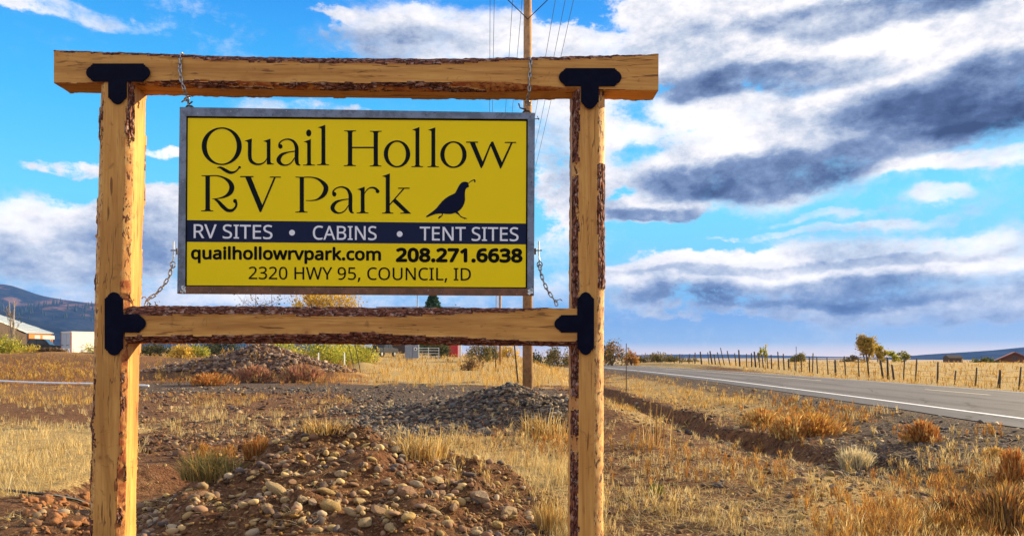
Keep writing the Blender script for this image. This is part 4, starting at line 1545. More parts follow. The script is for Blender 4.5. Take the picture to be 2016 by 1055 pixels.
berm = empty('shale_berm', (0.0, 18.0, 0), 'low ridge of dark broken shale behind the gravel heap', 'rubble bank')
cnt = 0
for px, row, rp in [(945, 800, 10), (965, 810, 9), (690, 815, 8), (800, 822, 10), (812, 818, 8), (740, 818, 7), (1008, 790, 8), (1000, 770, 7), (1070, 812, 8), (1075, 830, 8), (1050, 795, 7), (780, 830, 7), (880, 812, 7), (920, 820, 7),
                    (855, 780, 6), (725, 790, 7), (830, 845, 7), (1030, 840, 7)]:
    x, y, z = ray_ground(px, row)
    put_stone('rock', rnd.choice(SHALES), berm, x, y, rp * y / F * 1.1, rnd, .3)
while cnt < 230:
    px = rnd.uniform(690, 1125); row = rnd.uniform(768, 868)
    if row < 800 - (px - 690) * .1 and rnd.random() < .5: continue
    x, y, z = ray_ground(px, row)
    if y > 24: continue
    put_stone('rock', rnd.choice(SHALES), berm, x, y, rnd.uniform(3, 6.5) * y / F, rnd, .25)
    cnt += 1
heap = empty('rock_heap', (-17.6, 53, 0), 'big brown rubble heap seen under the lower beam behind the red bushes', 'rubble heap')
cnt = 0
while cnt < 200:
    px = rnd.uniform(320, 720); row = rnd.uniform(676, 745)
    Ys = 48 + rnd.uniform(-3, 4)
    x = (px - 1008) / F * Ys
    h = float(H(x, Ys))
    if h < .5: continue
    put_stone('rock', rnd.choice(HEAPS), heap, x, Ys, rnd.uniform(.08, .26), rnd, .3)
    cnt += 1


def scatter_rocks(name, pts, sizes, colors, parent=None, sub=1, seed=0, flat=.65):
    """many small stones as one mesh"""
    bm = bmesh.new(); bmesh.ops.create_icosphere(bm, subdivisions=sub, radius=1)
    pv = np.array([v.co[:] for v in bm.verts]); pf = np.array([[v.index for v in f.verts] for f in bm.faces]); bm.free()
    r = np.random.default_rng(seed)
    N = len(pts)
    jit = 1 + (r.random((N, len(pv), 1)) - .5) * (1.05 if sub == 1 else .30)
    sc = np.stack([r.uniform(.7, 1.6, N), r.uniform(.6, 1.1, N), r.uniform(flat * .7, flat * 1.3, N)], 1)[:, None, :]
    P = pv[None] * jit * sc
    a = r.uniform(0, 6.28, N); b_ = r.uniform(-.6, .6, N)
    ca_, sa_ = np.cos(a)[:, None], np.sin(a)[:, None]; cb, sb = np.cos(b_)[:, None], np.sin(b_)[:, None]
    x = P[..., 0] * cb + P[..., 2] * sb; z = -P[..., 0] * sb + P[..., 2] * cb; y = P[..., 1]
    X = x * ca_ - y * sa_; Y = x * sa_ + y * ca_
    V = np.stack([X, Y, z], -1) * sizes[:, None, None] + pts[:, None, :]
    T = pf[None] + (np.arange(N) * len(pv))[:, None, None]
    C_ = np.repeat(colors, len(pv), axis=0)
    me = mesh_np(name, V.reshape(-1, 3), T.reshape(-1, 3), colors=C_, smooth=sub > 1)
    o = link(name, me, MATS['vcol'], parent)
    if parent: o.location = -Vector(parent.location)
    o['kind'] = 'stuff'
    return o


COBC = np.array([(0.38, 0.26, 0.14), (0.52, 0.36, 0.16), (0.24, 0.13, 0.075), (0.44, 0.34, 0.22), (0.54, 0.36, 0.12), (0.14, 0.11, 0.10), (0.30, 0.18, 0.11), (0.20, 0.13, 0.09)])
SHC = np.array([(0.075, 0.070, 0.066), (0.14, 0.12, 0.105), (0.25, 0.20, 0.14), (0.36, 0.27, 0.17), (0.11, 0.10, 0.10), (0.05, 0.046, 0.045)])


def sample_screen(n, x0, x1, r0, r1, seed):
    r = np.random.default_rng(seed)
    px = r.uniform(x0, x1, n); row = r.uniform(r0, r1, n)
    Y = 1.6 * F / (row - HZ); X = (px - 1008) / F * Y
    return X, Y, r


# pebbles on the pile: sampled over its footprint
r_ = np.random.default_rng(3)
n = 13000
X = r_.uniform(-4.6, 1.2, n); Y = r_.uniform(5.6, 11.0, n)
k = np.hypot((X + 1.9) / 2.45, (Y - 8.0) / 2.9) + (fbm(X * 2, Y * 2, 3, 77) - .5) * .6 < 1.0
k &= r_.random(n) < np.where(X < -3.0, .45, 1.0) * (.35 + .65 * sm(fbm(X * 1.7, Y * 1.7, 3, 79), .4, .55))
X, Y = X[k], Y[k]
sz = np.exp(r_.normal(math.log(.013), .5, len(X))).clip(.006, .032)
scatter_rocks('pebbles', np.stack([X, Y, H(X, Y) + sz * .25], 1), sz, COBC[r_.integers(0, len(COBC), len(X))] * np.array([1.0, .82, .66]) * r_.uniform(.25, .85, (len(X), 1)), pile, seed=4)
n = 950
r_ = np.random.default_rng(33)
X = r_.uniform(-4.4, 1.1, n); Y = r_.uniform(5.8, 10.6, n)
k = np.hypot((X + 1.9) / 2.4, (Y - 8.0) / 2.8) + (fbm(X * 1.5, Y * 1.5, 3, 78) - .5) * .9 < .95
X, Y = X[k], Y[k]
sz = r_.uniform(.022, .048, len(X))
scatter_rocks('cobble_fill', np.stack([X, Y, H(X, Y) + sz * .3], 1), sz, COBC[r_.integers(0, len(COBC), len(X))] * r_.uniform(.6, 1.15, (len(X), 1)), pile, sub=2, seed=34, flat=.7)
# pebbles and clods over bare dirt
X, Y, r_ = sample_screen(26000, -100, 2150, 752, 1180, 8)
s_, g_, rs_ = cover(X, Y)
k = r_.random(len(X)) < np.clip(.05 + .9 * g_ + .30 * (1 - s_) - .15, 0, 1) * .62
d = X - Xline(Y)
k &= ~((d > -1.2) & (d < 8.2))
X, Y, g_ = X[k], Y[k], g_[k]
sz = (np.exp(r_.normal(math.log(.016), .55, len(X))) * (Y / 9) ** .55).clip(.006, .09)
cc = np.where((r_.random(len(X)) < g_)[:, None], SHC[r_.integers(0, len(SHC), len(X))], COBC[r_.integers(0, len(COBC), len(X))] * .7)
tag(scatter_rocks('loose_stones', np.stack([X, Y, H(X, Y) + sz * .2], 1), sz, cc, seed=9), 'small stones and clods strewn over the bare ground', 'stones')
# broken clods and chips over the churned dirt between the heap and the track
X, Y, r_ = sample_screen(30000, 200, 1130, 764, 905, 18)
s_, g_, rs_ = cover(X, Y)
k = r_.random(len(X)) < np.clip(.95 - s_, 0, 1) * (.12 + .88 * sm(fbm(X * .8, Y * .8, 3, 5), .42, .6)) * .62
X, Y, g_ = X[k], Y[k], g_[k]
sz = (np.exp(r_.normal(math.log(.026), .5, len(X))) * (Y / 14) ** .6).clip(.01, .12)
CLO = np.array([(0.16, 0.075, 0.035), (0.10, 0.048, 0.026), (0.24, 0.13, 0.065), (0.34, 0.22, 0.12), (0.07, 0.04, 0.028), (0.13, 0.10, 0.085)])
cc = np.where((r_.random(len(X)) < g_ * .7)[:, None], SHC[r_.integers(0, len(SHC), len(X))], CLO[r_.integers(0, len(CLO), len(X))] * r_.uniform(.6, 1.2, (len(X), 1)))
tag(scatter_rocks('dirt_clods', np.stack([X, Y, H(X, Y) + sz * .15], 1), sz, cc, seed=19, flat=.45), 'churned clods and stone chips between the gravel heap and the track', 'clods')
X, Y, r_ = sample_screen(16000, 1180, 2100, 770, 1100, 28)
k = (np.exp(-((X - np.interp(Y, [10, 14, 18, 24, 37, 50], [5.6, 5.4, 4.9, 5.05, 4.75, 4.5])) / 1.6) ** 2) > r_.random(len(X)) * 1.3) | (r_.random(len(X)) < .18)
k &= (X - Xline(Y) < -1.6)
X, Y = X[k], Y[k]
sz = (np.exp(r_.normal(math.log(.024), .5, len(X))) * (Y / 14) ** .6).clip(.01, .12)
tag(scatter_rocks('ditch_clods', np.stack([X, Y, H(X, Y) + sz * .15], 1), sz, COBC[r_.integers(0, len(COBC), len(X))] * r_.uniform(.3, .8, (len(X), 1)), seed=29, flat=.5), 'brown clods of earth along the ditch beside the road bank', 'clods')
# shale chips on the berm
n = 9000
r_ = np.random.default_rng(13)
X = r_.uniform(-5.5, 3.8, n); Y = r_.uniform(13.5, 23, n)
k = (cover(X, Y)[1] > .35)
X, Y = X[k], Y[k]
sz = np.exp(r_.normal(math.log(.035), .45, len(X))).clip(.015, .09)
scatter_rocks('shale_chips', np.stack([X, Y, H(X, Y) + sz * .3], 1), sz, np.vstack([SHC, COBC[[0, 2, 5, 6]] * .7])[r_.integers(0, len(SHC) + 4, len(X))] * r_.uniform(.6, 1.2, (len(X), 1)), berm, seed=14, flat=.5)
# rubble of the far heap
n = 6000
X = r_.uniform(-29, -9, n); Y = r_.uniform(47, 58, n)
h = H(X, Y, False)
k = h > .45
X, Y = X[k], Y[k]
sz = np.exp(r_.normal(math.log(.085), .4, len(X))).clip(.04, .18)
HC = np.array([(0.16, 0.095, 0.065), (0.25, 0.16, 0.11), (0.08, 0.05, 0.04), (0.38, 0.28, 0.19), (0.11, 0.065, 0.048)])
scatter_rocks('rubble', np.stack([X, Y, H(X, Y) + .02], 1), sz, HC[r_.integers(0, len(HC), len(X))], heap, seed=15)
# clay clods at the foot of the left post
clay = empty('clay_spoil', (-4.1, 6.7, 0), 'orange clay clods dug out around the left sign post', 'dirt pile')
cl = [rock_mesh('clod', 3, (1, .8, .7), 200 + i, .5) for i in range(3)]
for m_ in cl: m_.materials.append(MATS['clay'])
for i in range(60):
    px = rnd.uniform(40, 215); row = rnd.uniform(975, 1055)
    x, y, z = ray_ground(px, row)
    put_stone('clod', rnd.choice(cl), clay, x, y, rnd.uniform(4, 13) * y / F, rnd, .2)


# ------------------------------------------------------------------ grasses
def blades(name, base, h, w, lean, colors, parent=None, seg=True, seed=0, tipcol=1.15, mat_='leaf'):
    """one mesh of many blades. base (n,3), h, w, lean (n,2) horizontal tip offset"""
    N = len(base)
    r = np.random.default_rng(seed)
    a = np.arctan2(lean[:, 1], lean[:, 0]) + math.pi / 2 + r.normal(0, .6, N)
    wx = np.stack([np.cos(a) * w / 2, np.sin(a) * w / 2, np.zeros(N)], 1)
    tip = base + np.stack([lean[:, 0], lean[:, 1], h], 1)
    if seg:
        mid = base + np.stack([lean[:, 0] * .35, lean[:, 1] * .35, h * .6], 1)
        V = np.stack([base - wx, base + wx, mid - wx * .8, mid + wx * .8, tip], 1).reshape(-1, 3)
        f = np.array([[0, 1, 3], [0, 3, 2], [2, 3, 4]]); k = 5
    else:
        V = np.stack([base - wx, base + wx, tip], 1).reshape(-1, 3)
        f = np.array([[0, 1, 2]]); k = 3
    T = (f[None] + (np.arange(N) * k)[:, None, None]).reshape(-1, 3)
    C_ = np.repeat(colors, k, axis=0)
    me = mesh_np(name, V, T, colors=np.clip(C_, 0, 1))
    o = link(name, me, MATS[mat_], parent)
    return o


STRAW = np.array([(0.64, 0.43, 0.13), (0.72, 0.52, 0.20), (0.56, 0.33, 0.09), (0.40, 0.24, 0.08), (0.76, 0.60, 0.30), (0.30, 0.17, 0.06)])
PALE0 = np.array([(0.78, 0.62, 0.30), (0.74, 0.57, 0.26), (0.80, 0.68, 0.40)])
BRN0 = np.array([(0.26, 0.13, 0.05), (0.34, 0.20, 0.09)])
GOLD = np.array([(0.66, 0.38, 0.08), (0.74, 0.48, 0.13), (0.52, 0.27, 0.055), (0.78, 0.58, 0.22), (0.34, 0.17, 0.04)])
RUST = np.array([(0.48, 0.20, 0.05), (0.56, 0.27, 0.08), (0.38, 0.13, 0.04), (0.58, 0.36, 0.13)])


def grass_field(name, n, x0, x1, r0, r1, per, hfn, seed, label, rustk=1.0, palette=STRAW, flat=0.0):
    X, Y, r = sample_screen(n, x0, x1, r0, r1, seed)
    s, g, rs = cover(X, Y)
    if flat:
        s = np.maximum(s, .75 * sm(X, .6, 1.2) * (1 - sm(X, 5.6, 7)) * (1 - sm(Y, 13, 18))); s = np.maximum(s, .12 * (g < .9))
    clump = fbm(X * 1.4, Y * 1.4, 3, seed + 50)
    k = r.random(n) < np.clip(s * (.25 + 1.6 * sm(clump, .38, .62)), 0, 1)
    d = X - Xline(Y)
    k &= ~((d > -1.5) & (d < 8.3))
    X, Y, rs, clump = X[k], Y[k], rs[k], clump[k]
    m = len(X)
    Xb = np.repeat(X, per); Yb = np.repeat(Y, per)
    spread = .02 + .012 * (Yb / 10)
    Xb = Xb + r.normal(0, 1, m * per) * spread; Yb = Yb + r.normal(0, 1, m * per) * spread
    hh = np.repeat(hfn(X, Y, clump, r), per) * r.uniform(.5, 1.15, m * per)
    ang = r.uniform(0, 6.28, m * per); le = hh * r.uniform(.1, .75, m * per)
    if flat:
        le = hh * r.uniform(.8, 1.6, m * per); hh = hh * r.uniform(.05, .45, m * per)
    lean = np.stack([np.cos(ang) * le, np.sin(ang) * le], 1)
    isr = np.repeat(r.random(m) < rs * rustk, per)
    tone = np.repeat(r.uniform(.75, 1.15, m), per) * r.uniform(.8, 1.15, m * per)
    c = np.where(isr[:, None], RUST[r.integers(0, len(RUST), m * per)], palette[r.integers(0, len(palette), m * per)]) * tone[:, None]
    w = (.0042 if not flat else .0062) * (Yb / 8) ** .75
    o = blades(name, np.stack([Xb, Yb, H(Xb, Yb) - .01], 1), hh, w, lean, c, seed=seed)
    tag(o, label, 'grass', kind='stuff')
    print(name, m * per)
    return o


grass_field('dry_grass', 20000, -800, 2400, 790, 1150, 9, lambda X, Y, c, r: (.07 + .13 * r.random(len(X)) + .10 * sm(c, .5, .7)) * (1 - .5 * sm(X, .7, 1.2) * (1 - sm(X, 5.5, 6.5))), 61, 'short dry straw coloured grass covering the ground', palette=np.vstack([STRAW, PALE0, PALE0]))
grass_field('dry_grass', 21000, -800, 2400, 716, 800, 7, lambda X, Y, c, r: .12 + .18 * r.random(len(X)) + .28 * box2(1008 + 1500 * X / Y, 700 + 2400 / Y, 640, 1120, 700, 775, 40, 8), 62, 'taller golden dry grass further back behind the rubble', palette=GOLD)
grass_field('fallen_straw', 32000, -600, 2400, 790, 1150, 4, lambda X, Y, c, r: .08 + .14 * r.random(len(X)), 63, 'flattened straw and dead stalks lying on the dirt', flat=1.0, palette=np.vstack([PALE0, PALE0, STRAW]))

# rusty and straw weeds on the road bank and by the right edge
def weeds(name, n, boxes, per, hmin, hmax, seed, label, pal, tall=1.0):
    r = np.random.default_rng(seed)
    X = []; Y = []
    for (x0, x1, r0, r1, k_) in boxes:
        m = int(n * k_)
        px = r.uniform(x0, x1, m) + r.normal(0, .09 * (x1 - x0), m); row = r.uniform(r0, r1, m) + r.normal(0, .06 * (r1 - r0), m)
        row = np.maximum(row, 716)
        y = 1.6 * F / (row - HZ); x = (px - 1008) / F * y
        kk = (fbm(x * .9, y * .9, 3, seed) > .46) & ((x - Xline(y) < -1.9) | (x - Xline(y) > 9.5))
        X.append(x[kk]); Y.append(y[kk])
    X = np.concatenate(X); Y = np.concatenate(Y); m = len(X)
    Xb = np.repeat(X, per); Yb = np.repeat(Y, per)
    hp = np.repeat(r.uniform(hmin, hmax, m), per)
    t = r.random(m * per) ** .7             # height of each sprig on its stem
    a = r.uniform(0, 6.28, m * per)
    rad = hp * .28 * t * r.random(m * per)
    bx = Xb + np.cos(a) * rad; by = Yb + np.sin(a) * rad
    bz = H(Xb, Yb) + hp * t * .8
    hh = hp * r.uniform(.12, .4, m * per)
    lean = np.stack([np.cos(a) * hh * .6, np.sin(a) * hh * .6], 1)
    c = pal[r.integers(0, len(pal), m * per)] * np.repeat(r.uniform(.7, 1.2, m), per)[:, None] * r.uniform(.75, 1.15, (m * per, 1))
    # stems from the root to the top of each plant
    ns = 5
    Xs = np.repeat(X, ns); Ys_ = np.repeat(Y, ns); hs = np.repeat(hp[::per], ns) * r.uniform(.7, 1.05, m * ns)
    a = r.uniform(0, 6.28, m * ns); le = hs * r.uniform(.05, .38, m * ns)
    cs = pal[r.integers(0, len(pal), m * ns)] * r.uniform(.45, .8, (m * ns, 1))
    B_ = np.concatenate([np.stack([bx, by, bz], 1), np.stack([Xs, Ys_, H(Xs, Ys_) - .01], 1)])
    o = blades(name, B_, np.concatenate([hh, hs]), np.concatenate([.006 * (Yb / 8) ** .7, .005 * (Ys_ / 8) ** .7]),
               np.concatenate([lean, np.stack([np.cos(a) * le, np.sin(a) * le], 1)]), np.concatenate([c, cs]), seed=seed)
    tag(o, label, 'weeds', kind='stuff')
    print(name, m * per)


weeds('rust_weeds', 1500, [(1480, 1720, 802, 850, .22), (1780, 2100, 862, 890, .08), (1640, 2150, 930, 1090, .38), (1240, 1560, 870, 960, .05), (380, 500, 900, 905, .02), (1060, 1180, 860, 900, .06), (-100, 190, 722, 750, .25), (290, 680, 742, 758, .2)],
      34, .12, .27, 71, 'rust orange dead weeds along the road bank and verge', np.vstack([RUST, RUST[1:2], GOLD[:3], BRN0]))
weeds('straw_weeds', 1500, [(1600, 2150, 880, 1110, .35), (1200, 1700, 740, 850, .35), (780, 1110, 850, 1000, .22), (1190, 1500, 950, 1080, .12)], 26, .10, .26, 72,
      'pale brittle dead weeds among the grass', np.vstack([STRAW, PALE0]))
weeds('far_grass', 3200, [(1420, 2100, 727, 760, .3), (-150, 190, 720, 750, .6), (280, 640, 722, 752, .25), (700, 1120, 702, 742, .4)], 10, .25, .55, 73, 'tall golden field grass in the distance', GOLD)


# ------------------------------------------------------------------ individual plants
def tuft(name, px, row, wpx, hpx, n, pal, label, cat='plant', group=None, kind='bush', z=None, Yd=None, seed=None):
    if Yd is None:
        x, y, zz = ray_ground(px, row)
    else:
        y = Yd; x = (px - 1008) / F * y; zz = float(H(x, y))
    if z is not None: zz = z
    W = wpx * y / F / 2; Hh = hpx * y / F
    r = np.random.default_rng(seed or int(px * 7 + row))
    if kind == 'grass':
        a = r.uniform(0, 6.28, n); rad = W * .75 * r.random(n) ** .8
        base = np.stack([np.cos(a) * rad, np.sin(a) * rad, np.zeros(n) - .02], 1)
        h = Hh * r.uniform(.5, 1.0, n)
        le = W * r.uniform(.05, .55, n); a2 = a + r.normal(0, .9, n); h = h * np.clip(1.15 - .5 * le / W, .3, 1.2) * (.6 + .8 * vnoise(a * 2, a * 0 + px))
        lean = np.stack([np.cos(a2) * le, np.sin(a2) * le], 1)
        w = max(.004, .0012 * y) * np.ones(n)
    else:
        # twigs all through a flattened dome
        a = r.uniform(0, 6.28, n); t = r.random(n) ** .5
        el = np.arcsin(r.random(n) ** .8)
        rad = t * np.cos(el) * (1 + .25 * np.sin(a * 3 + px))
        base = np.stack([np.cos(a) * rad * W, np.sin(a) * rad * W, t * np.sin(el) * Hh * .9 - .02], 1)
        h = Hh * r.uniform(.08, .30, n)
        lean = np.stack([np.cos(a), np.sin(a)], 1) * (W * r.uniform(.05, .22, n))[:, None]
        w = max(.005, .0016 * y) * r.uniform(.7, 1.6, n)
    c = pal[r.integers(0, len(pal), n)] * r.uniform(.65, 1.2, (n, 1))
    o = blades(name, base, h, w, lean, c, seed=3)
    o.location = (x, y, zz)
    tag(o, label, cat, group)
    return o


GREENISH = np.array([(0.22, 0.20, 0.06), (0.30, 0.26, 0.08), (0.48, 0.36, 0.14), (0.16, 0.15, 0.05)])
PINK = np.array([(0.42, 0.17, 0.11), (0.50, 0.24, 0.15), (0.34, 0.20, 0.10), (0.52, 0.33, 0.16)])
PALE = np.array([(0.72, 0.60, 0.36), (0.66, 0.52, 0.28), (0.76, 0.68, 0.46)])
YG = np.array([(0.35, 0.36, 0.05), (0.50, 0.46, 0.07), (0.22, 0.26, 0.05), (0.60, 0.50, 0.08)])
YEL = np.array([(0.68, 0.44, 0.05), (0.76, 0.54, 0.10), (0.50, 0.30, 0.05), (0.60, 0.46, 0.12)])
DGR = np.array([(0.045, 0.06, 0.025), (0.08, 0.09, 0.035), (0.12, 0.10, 0.045)])
OLV = np.array([(0.14, 0.13, 0.05), (0.22, 0.17, 0.06), (0.30, 0.20, 0.07), (0.09, 0.09, 0.04)])
BRN = np.array([(0.20, 0.12, 0.06), (0.30, 0.18, 0.08), (0.14, 0.09, 0.05)])

tuft('dry_bush', 500, 752, 80, 34, 1500, PINK, 'left one of two reddish tumbleweed bushes in front of the rock heap', 'bush', 'red tumbleweeds by the rock heap')
tuft('dry_bush', 592, 752, 84, 36, 1500, PINK, 'right one of two reddish tumbleweed bushes in front of the rock heap', 'bush', 'red tumbleweeds by the rock heap')
tuft('dry_bush', 415, 758, 90, 26, 1100, RUST, 'low orange brown bush left of the two reddish tumbleweeds', 'bush')
tuft('weed_clump', 435, 936, 190, 46, 900, np.vstack([GREENISH, STRAW[3:4], STRAW[5:6]]), 'greenish clump of wispy weed growing left of the cobble heap', 'plant', kind='grass')
tuft('weed_clump', 505, 900, 62, 44, 900, RUST, 'bright rust orange weed on the crest of the heap\'s left shoulder', 'plant', kind='grass')
tuft('weed_clump', 1292, 975, 34, 26, 420, np.vstack([GREENISH[:2], np.array([(.10, .16, .03)] * 2)]), 'small green grass tuft right of the right post', 'plant', kind='grass')
tuft('seed_head_tuft', 1685, 922, 76, 40, 900, PALE, 'fluffy pale cream seed head tuft on the road bank', 'plant', kind='grass')
tuft('weed_clump', 1815, 868, 70, 44, 1100, RUST, 'round rust orange weed below the road edge beside dark shale', 'plant')
tuft('weed_clump', 1600, 852, 150, 42, 1500, np.vstack([RUST, GOLD[:3]]), 'wide rusty weed clump at the top of the road bank', 'plant')
tuft('weed_clump', 1560, 862, 90, 46, 900, np.vstack([RUST, STRAW[:2]]), 'straggly orange weed hanging over the dark bank hollow', 'plant')
tuft('weed_clump', 1500, 838, 80, 36, 900, np.vstack([RUST[1:], STRAW[:2]]), 'tan orange weed nearest the ditch on the road bank', 'plant')
tuft('weed_clump', 1960, 905, 46, 30, 600, np.vstack([STRAW[:2], RUST[1:2]]), 'little golden weed alone on dark shale at the right', 'plant')
tuft('weed_clump', 1980, 1060, 150, 110, 2600, np.vstack([RUST, BRN, BRN, GOLD[:2]]), 'large dark rust weed in the bottom right corner', 'plant')
tuft('weed_clump', 1880, 1030, 110, 66, 1500, np.vstack([RUST, BRN, OLV[:1]]), 'olive brown weed left of the large corner weed', 'plant')
tuft('weed_clump', 1995, 960, 60, 80, 1100, RUST, 'tall rust weed at the right edge above the corner weed', 'plant')
tuft('grass_tuft', 1085, 1040, 90, 60, 260, STRAW, 'upright straw tuft beside the right post foot', 'grass tuft', kind='grass')
tuft('grass_tuft', 1070, 862, 120, 52, 240, STRAW, 'tall golden grass in front of the utility pole', 'grass tuft', kind='grass')
tuft('grass_tuft', 830, 900, 150, 62, 260, STRAW, 'tall straw grass on the right flank behind the heap', 'grass tuft', kind='grass')
tuft('grass_tuft', 1290, 880, 90, 84, 46, np.vstack([STRAW, RUST]), 'sparse tall stalks by the ditch just right of the right post', 'grass tuft', kind='grass')
tuft('grass_tuft', 640, 850, 120, 26, 260, STRAW, 'flattened straw clump behind the crest of the heap', 'grass tuft', kind='grass')


# ------------------------------------------------------------------ trees
def tree(name, px, Yd, base_row, top_row, wpx, pal, label, cat='tree', n=2500, trunk='trunk', shape='round', bare=.0, group=None, seed=0, leaf=None, limbs=9, stems=1, z=None):
    y = Yd; x = (px - 1008) / F * y
    zb = float(H(x, y)) if z is None else z
    ztop = EYE - (top_row - HZ) / F * y
    Hh = ztop - zb
    W = wpx * y / F / 2
    root = empty(name, (x, y, zb), label, cat, group)
    rr = random.Random(seed or int(px + top_row)); r = np.random.default_rng(int(px * 3 + top_row))
    mb = MB(); tips = []
    for st_ in range(stems):
        ox = (st_ - (stems - 1) / 2) * W * .35
        lean_ = ox * .8
        tr = max(.05, Hh * .022)
        top = (ox + lean_ + rr.uniform(-.1, .1) * W, rr.uniform(-.1, .1) * W, Hh * .93)
        mb.tube([(ox * .4, 0, -.2), (ox * .7, 0, Hh * .3), (ox + lean_ * .6, 0, Hh * .6), top], [tr, tr * .8, tr * .5, tr * .15], 6)
        for i in range(limbs):
            t = rr.uniform(.22, .88)
            a = rr.uniform(0, 6.28)
            L_ = W * (1.0 if shape == 'round' else .9 * (1.05 - t)) * rr.uniform(.6, 1.0)
            rise = Hh * rr.uniform(.05, .22) * (1 if shape != 'spruce' else -.2)
            if shape == 'poplar': rise = Hh * rr.uniform(.22, .42) * (1.1 - t); L_ *= .7
            p0 = Vector((ox * .7 + (ox + lean_) * .3 * t, 0, Hh * t * .85))
            p2 = p0 + Vector((math.cos(a) * L_, math.sin(a) * L_, rise))
            p1 = p0.lerp(p2, .5) + Vector((0, 0, -rise * .15))
            mb.tube([p0, p1, p2], [tr * .35, tr * .2, tr * .06], 4)
            tips.append(p2); tips.append(p1)
            for q in range(3):
                b2 = p0.lerp(p2, rr.uniform(.4, .95)); e = b2 + Vector((rr.uniform(-1, 1) * W * .3, rr.uniform(-1, 1) * W * .3, Hh * rr.uniform(.02, .13)))
                mb.tube([b2, e], [tr * .13, tr * .04], 3)
                tips.append(e)
    mb.build('trunk', MATS[trunk], root, smooth=True)
    if n:
        if shape == 'spruce':
            t = r.random(n) ** .8
            tier = (np.floor(t * 14) / 14)
            rad = W * (1 - t * .97) * np.sqrt(r.random(n)) * (1.1 - .35 * ((t * 14) % 1))
            a = r.uniform(0, 6.28, n)
            P = np.stack([np.cos(a) * rad, np.sin(a) * rad, Hh * (.08 + .92 * t) - rad * .25], 1)
        else:
            tp = np.array([t_[:] for t_ in tips])
            idx = r.integers(0, len(tp), n)
            sp = np.array([W * .16, W * .16, Hh * .055])
            P = tp[idx] + r.normal(0, 1, (n, 3)) * sp
            if shape == 'poplar':
                P[:, 2] = np.maximum(P[:, 2], Hh * .12)
            cl = fbm(P[:, 0] * 3 / W + 9, P[:, 2] * 3 / W + P[:, 1] / W, 3, 5)
            P = P[(cl > .38)]
        m = len(P)
        lf = leaf or max(.06, y * .0014)
        tone = .65 + .6 * fbm(P[:, 0] * 2.2 / W, P[:, 2] * 2.2 / W, 2, 8)
        c = pal[r.integers(0, len(pal), m)] * tone[:, None] * r.uniform(.8, 1.15, (m, 1))
        d1 = r.normal(0, 1, (m, 3)); d2 = r.normal(0, 1, (m, 3))
        d1 /= np.linalg.norm(d1, axis=1)[:, None]; d2 /= np.linalg.norm(d2, axis=1)[:, None]
        ls = (lf * r.uniform(.6, 1.4, m))[:, None]
        V = np.stack([P - d1 * ls, P + d2 * ls * .7, P + d1 * ls, P - d2 * ls * .7], 1).reshape(-1, 3)
        Q = np.arange(m * 4).reshape(-1, 4)
        me = mesh_np('crown', V, Q, colors=np.clip(np.repeat(c, 4, 0), 0, 1))
        link('crown', me, MATS['leaf'], root)
    return root


def shrub(px, Yd, base_row, top_row, wpx, pal, label, n=1800, name='shrub', group=None, seed=0):
    y = Yd; x = (px - 1008) / F * y
    zb = float(H(x, y)); ztop = EYE - (top_row - HZ) / F * y
    Hh = max(.5, ztop - zb); W = wpx * y / F / 2
    r = np.random.default_rng(int(px * 5 + top_row))
    root = empty(name, (x, y, zb), label, 'shrub', group)
    k = 14
    cx = r.uniform(-.8, .8, k) * W; cy = r.uniform(-.6, .6, k) * min(W, Hh * 1.5); cz = r.uniform(.2, .8, k) * Hh * (1 - .45 * (np.abs(cx) / W))
    idx = r.integers(0, k, n)
    P = np.stack([cx[idx], cy[idx], cz[idx]], 1) + r.normal(0, 1, (n, 3)) * np.array([W * .16, min(W, Hh) * .25, Hh * .16])
    P = P[(P[:, 2] > 0) & (P[:, 2] < Hh * 1.05)]
    m = len(P)
    lf = max(.05, y * .0013)
    tone = .6 + .7 * fbm(P[:, 0] * 1.6 / Hh, P[:, 2] * 2 / Hh, 2, 8)
    c = pal[r.integers(0, len(pal), m)] * tone[:, None] * r.uniform(.8, 1.15, (m, 1))
    d1 = r.normal(0, 1, (m, 3)); d2 = r.normal(0, 1, (m, 3))
    d1 /= np.linalg.norm(d1, axis=1)[:, None]; d2 /= np.linalg.norm(d2, axis=1)[:, None]
    ls = (lf * r.uniform(.6, 1.4, m))[:, None]
    V = np.stack([P - d1 * ls, P + d2 * ls * .7, P + d1 * ls, P - d2 * ls * .7], 1).reshape(-1, 3)
    me = mesh_np('foliage', V, np.arange(m * 4).reshape(-1, 4), colors=np.clip(np.repeat(c, 4, 0), 0, 1))
    link('foliage', me, MATS['leaf'], root)
    mb = MB(); rr = random.Random(int(px))
    for i in range(9):
        a = rr.uniform(0, 6.28)
        mb.tube([(0, 0, -.1), (math.cos(a) * W * .25, math.sin(a) * W * .2, Hh * .4), (math.cos(a) * W * .55, math.sin(a) * W * .4, Hh * .85)], [Hh * .02, Hh * .014, Hh * .004], 4)
    mb.build('stem', MATS['trunk'], root)
    return root


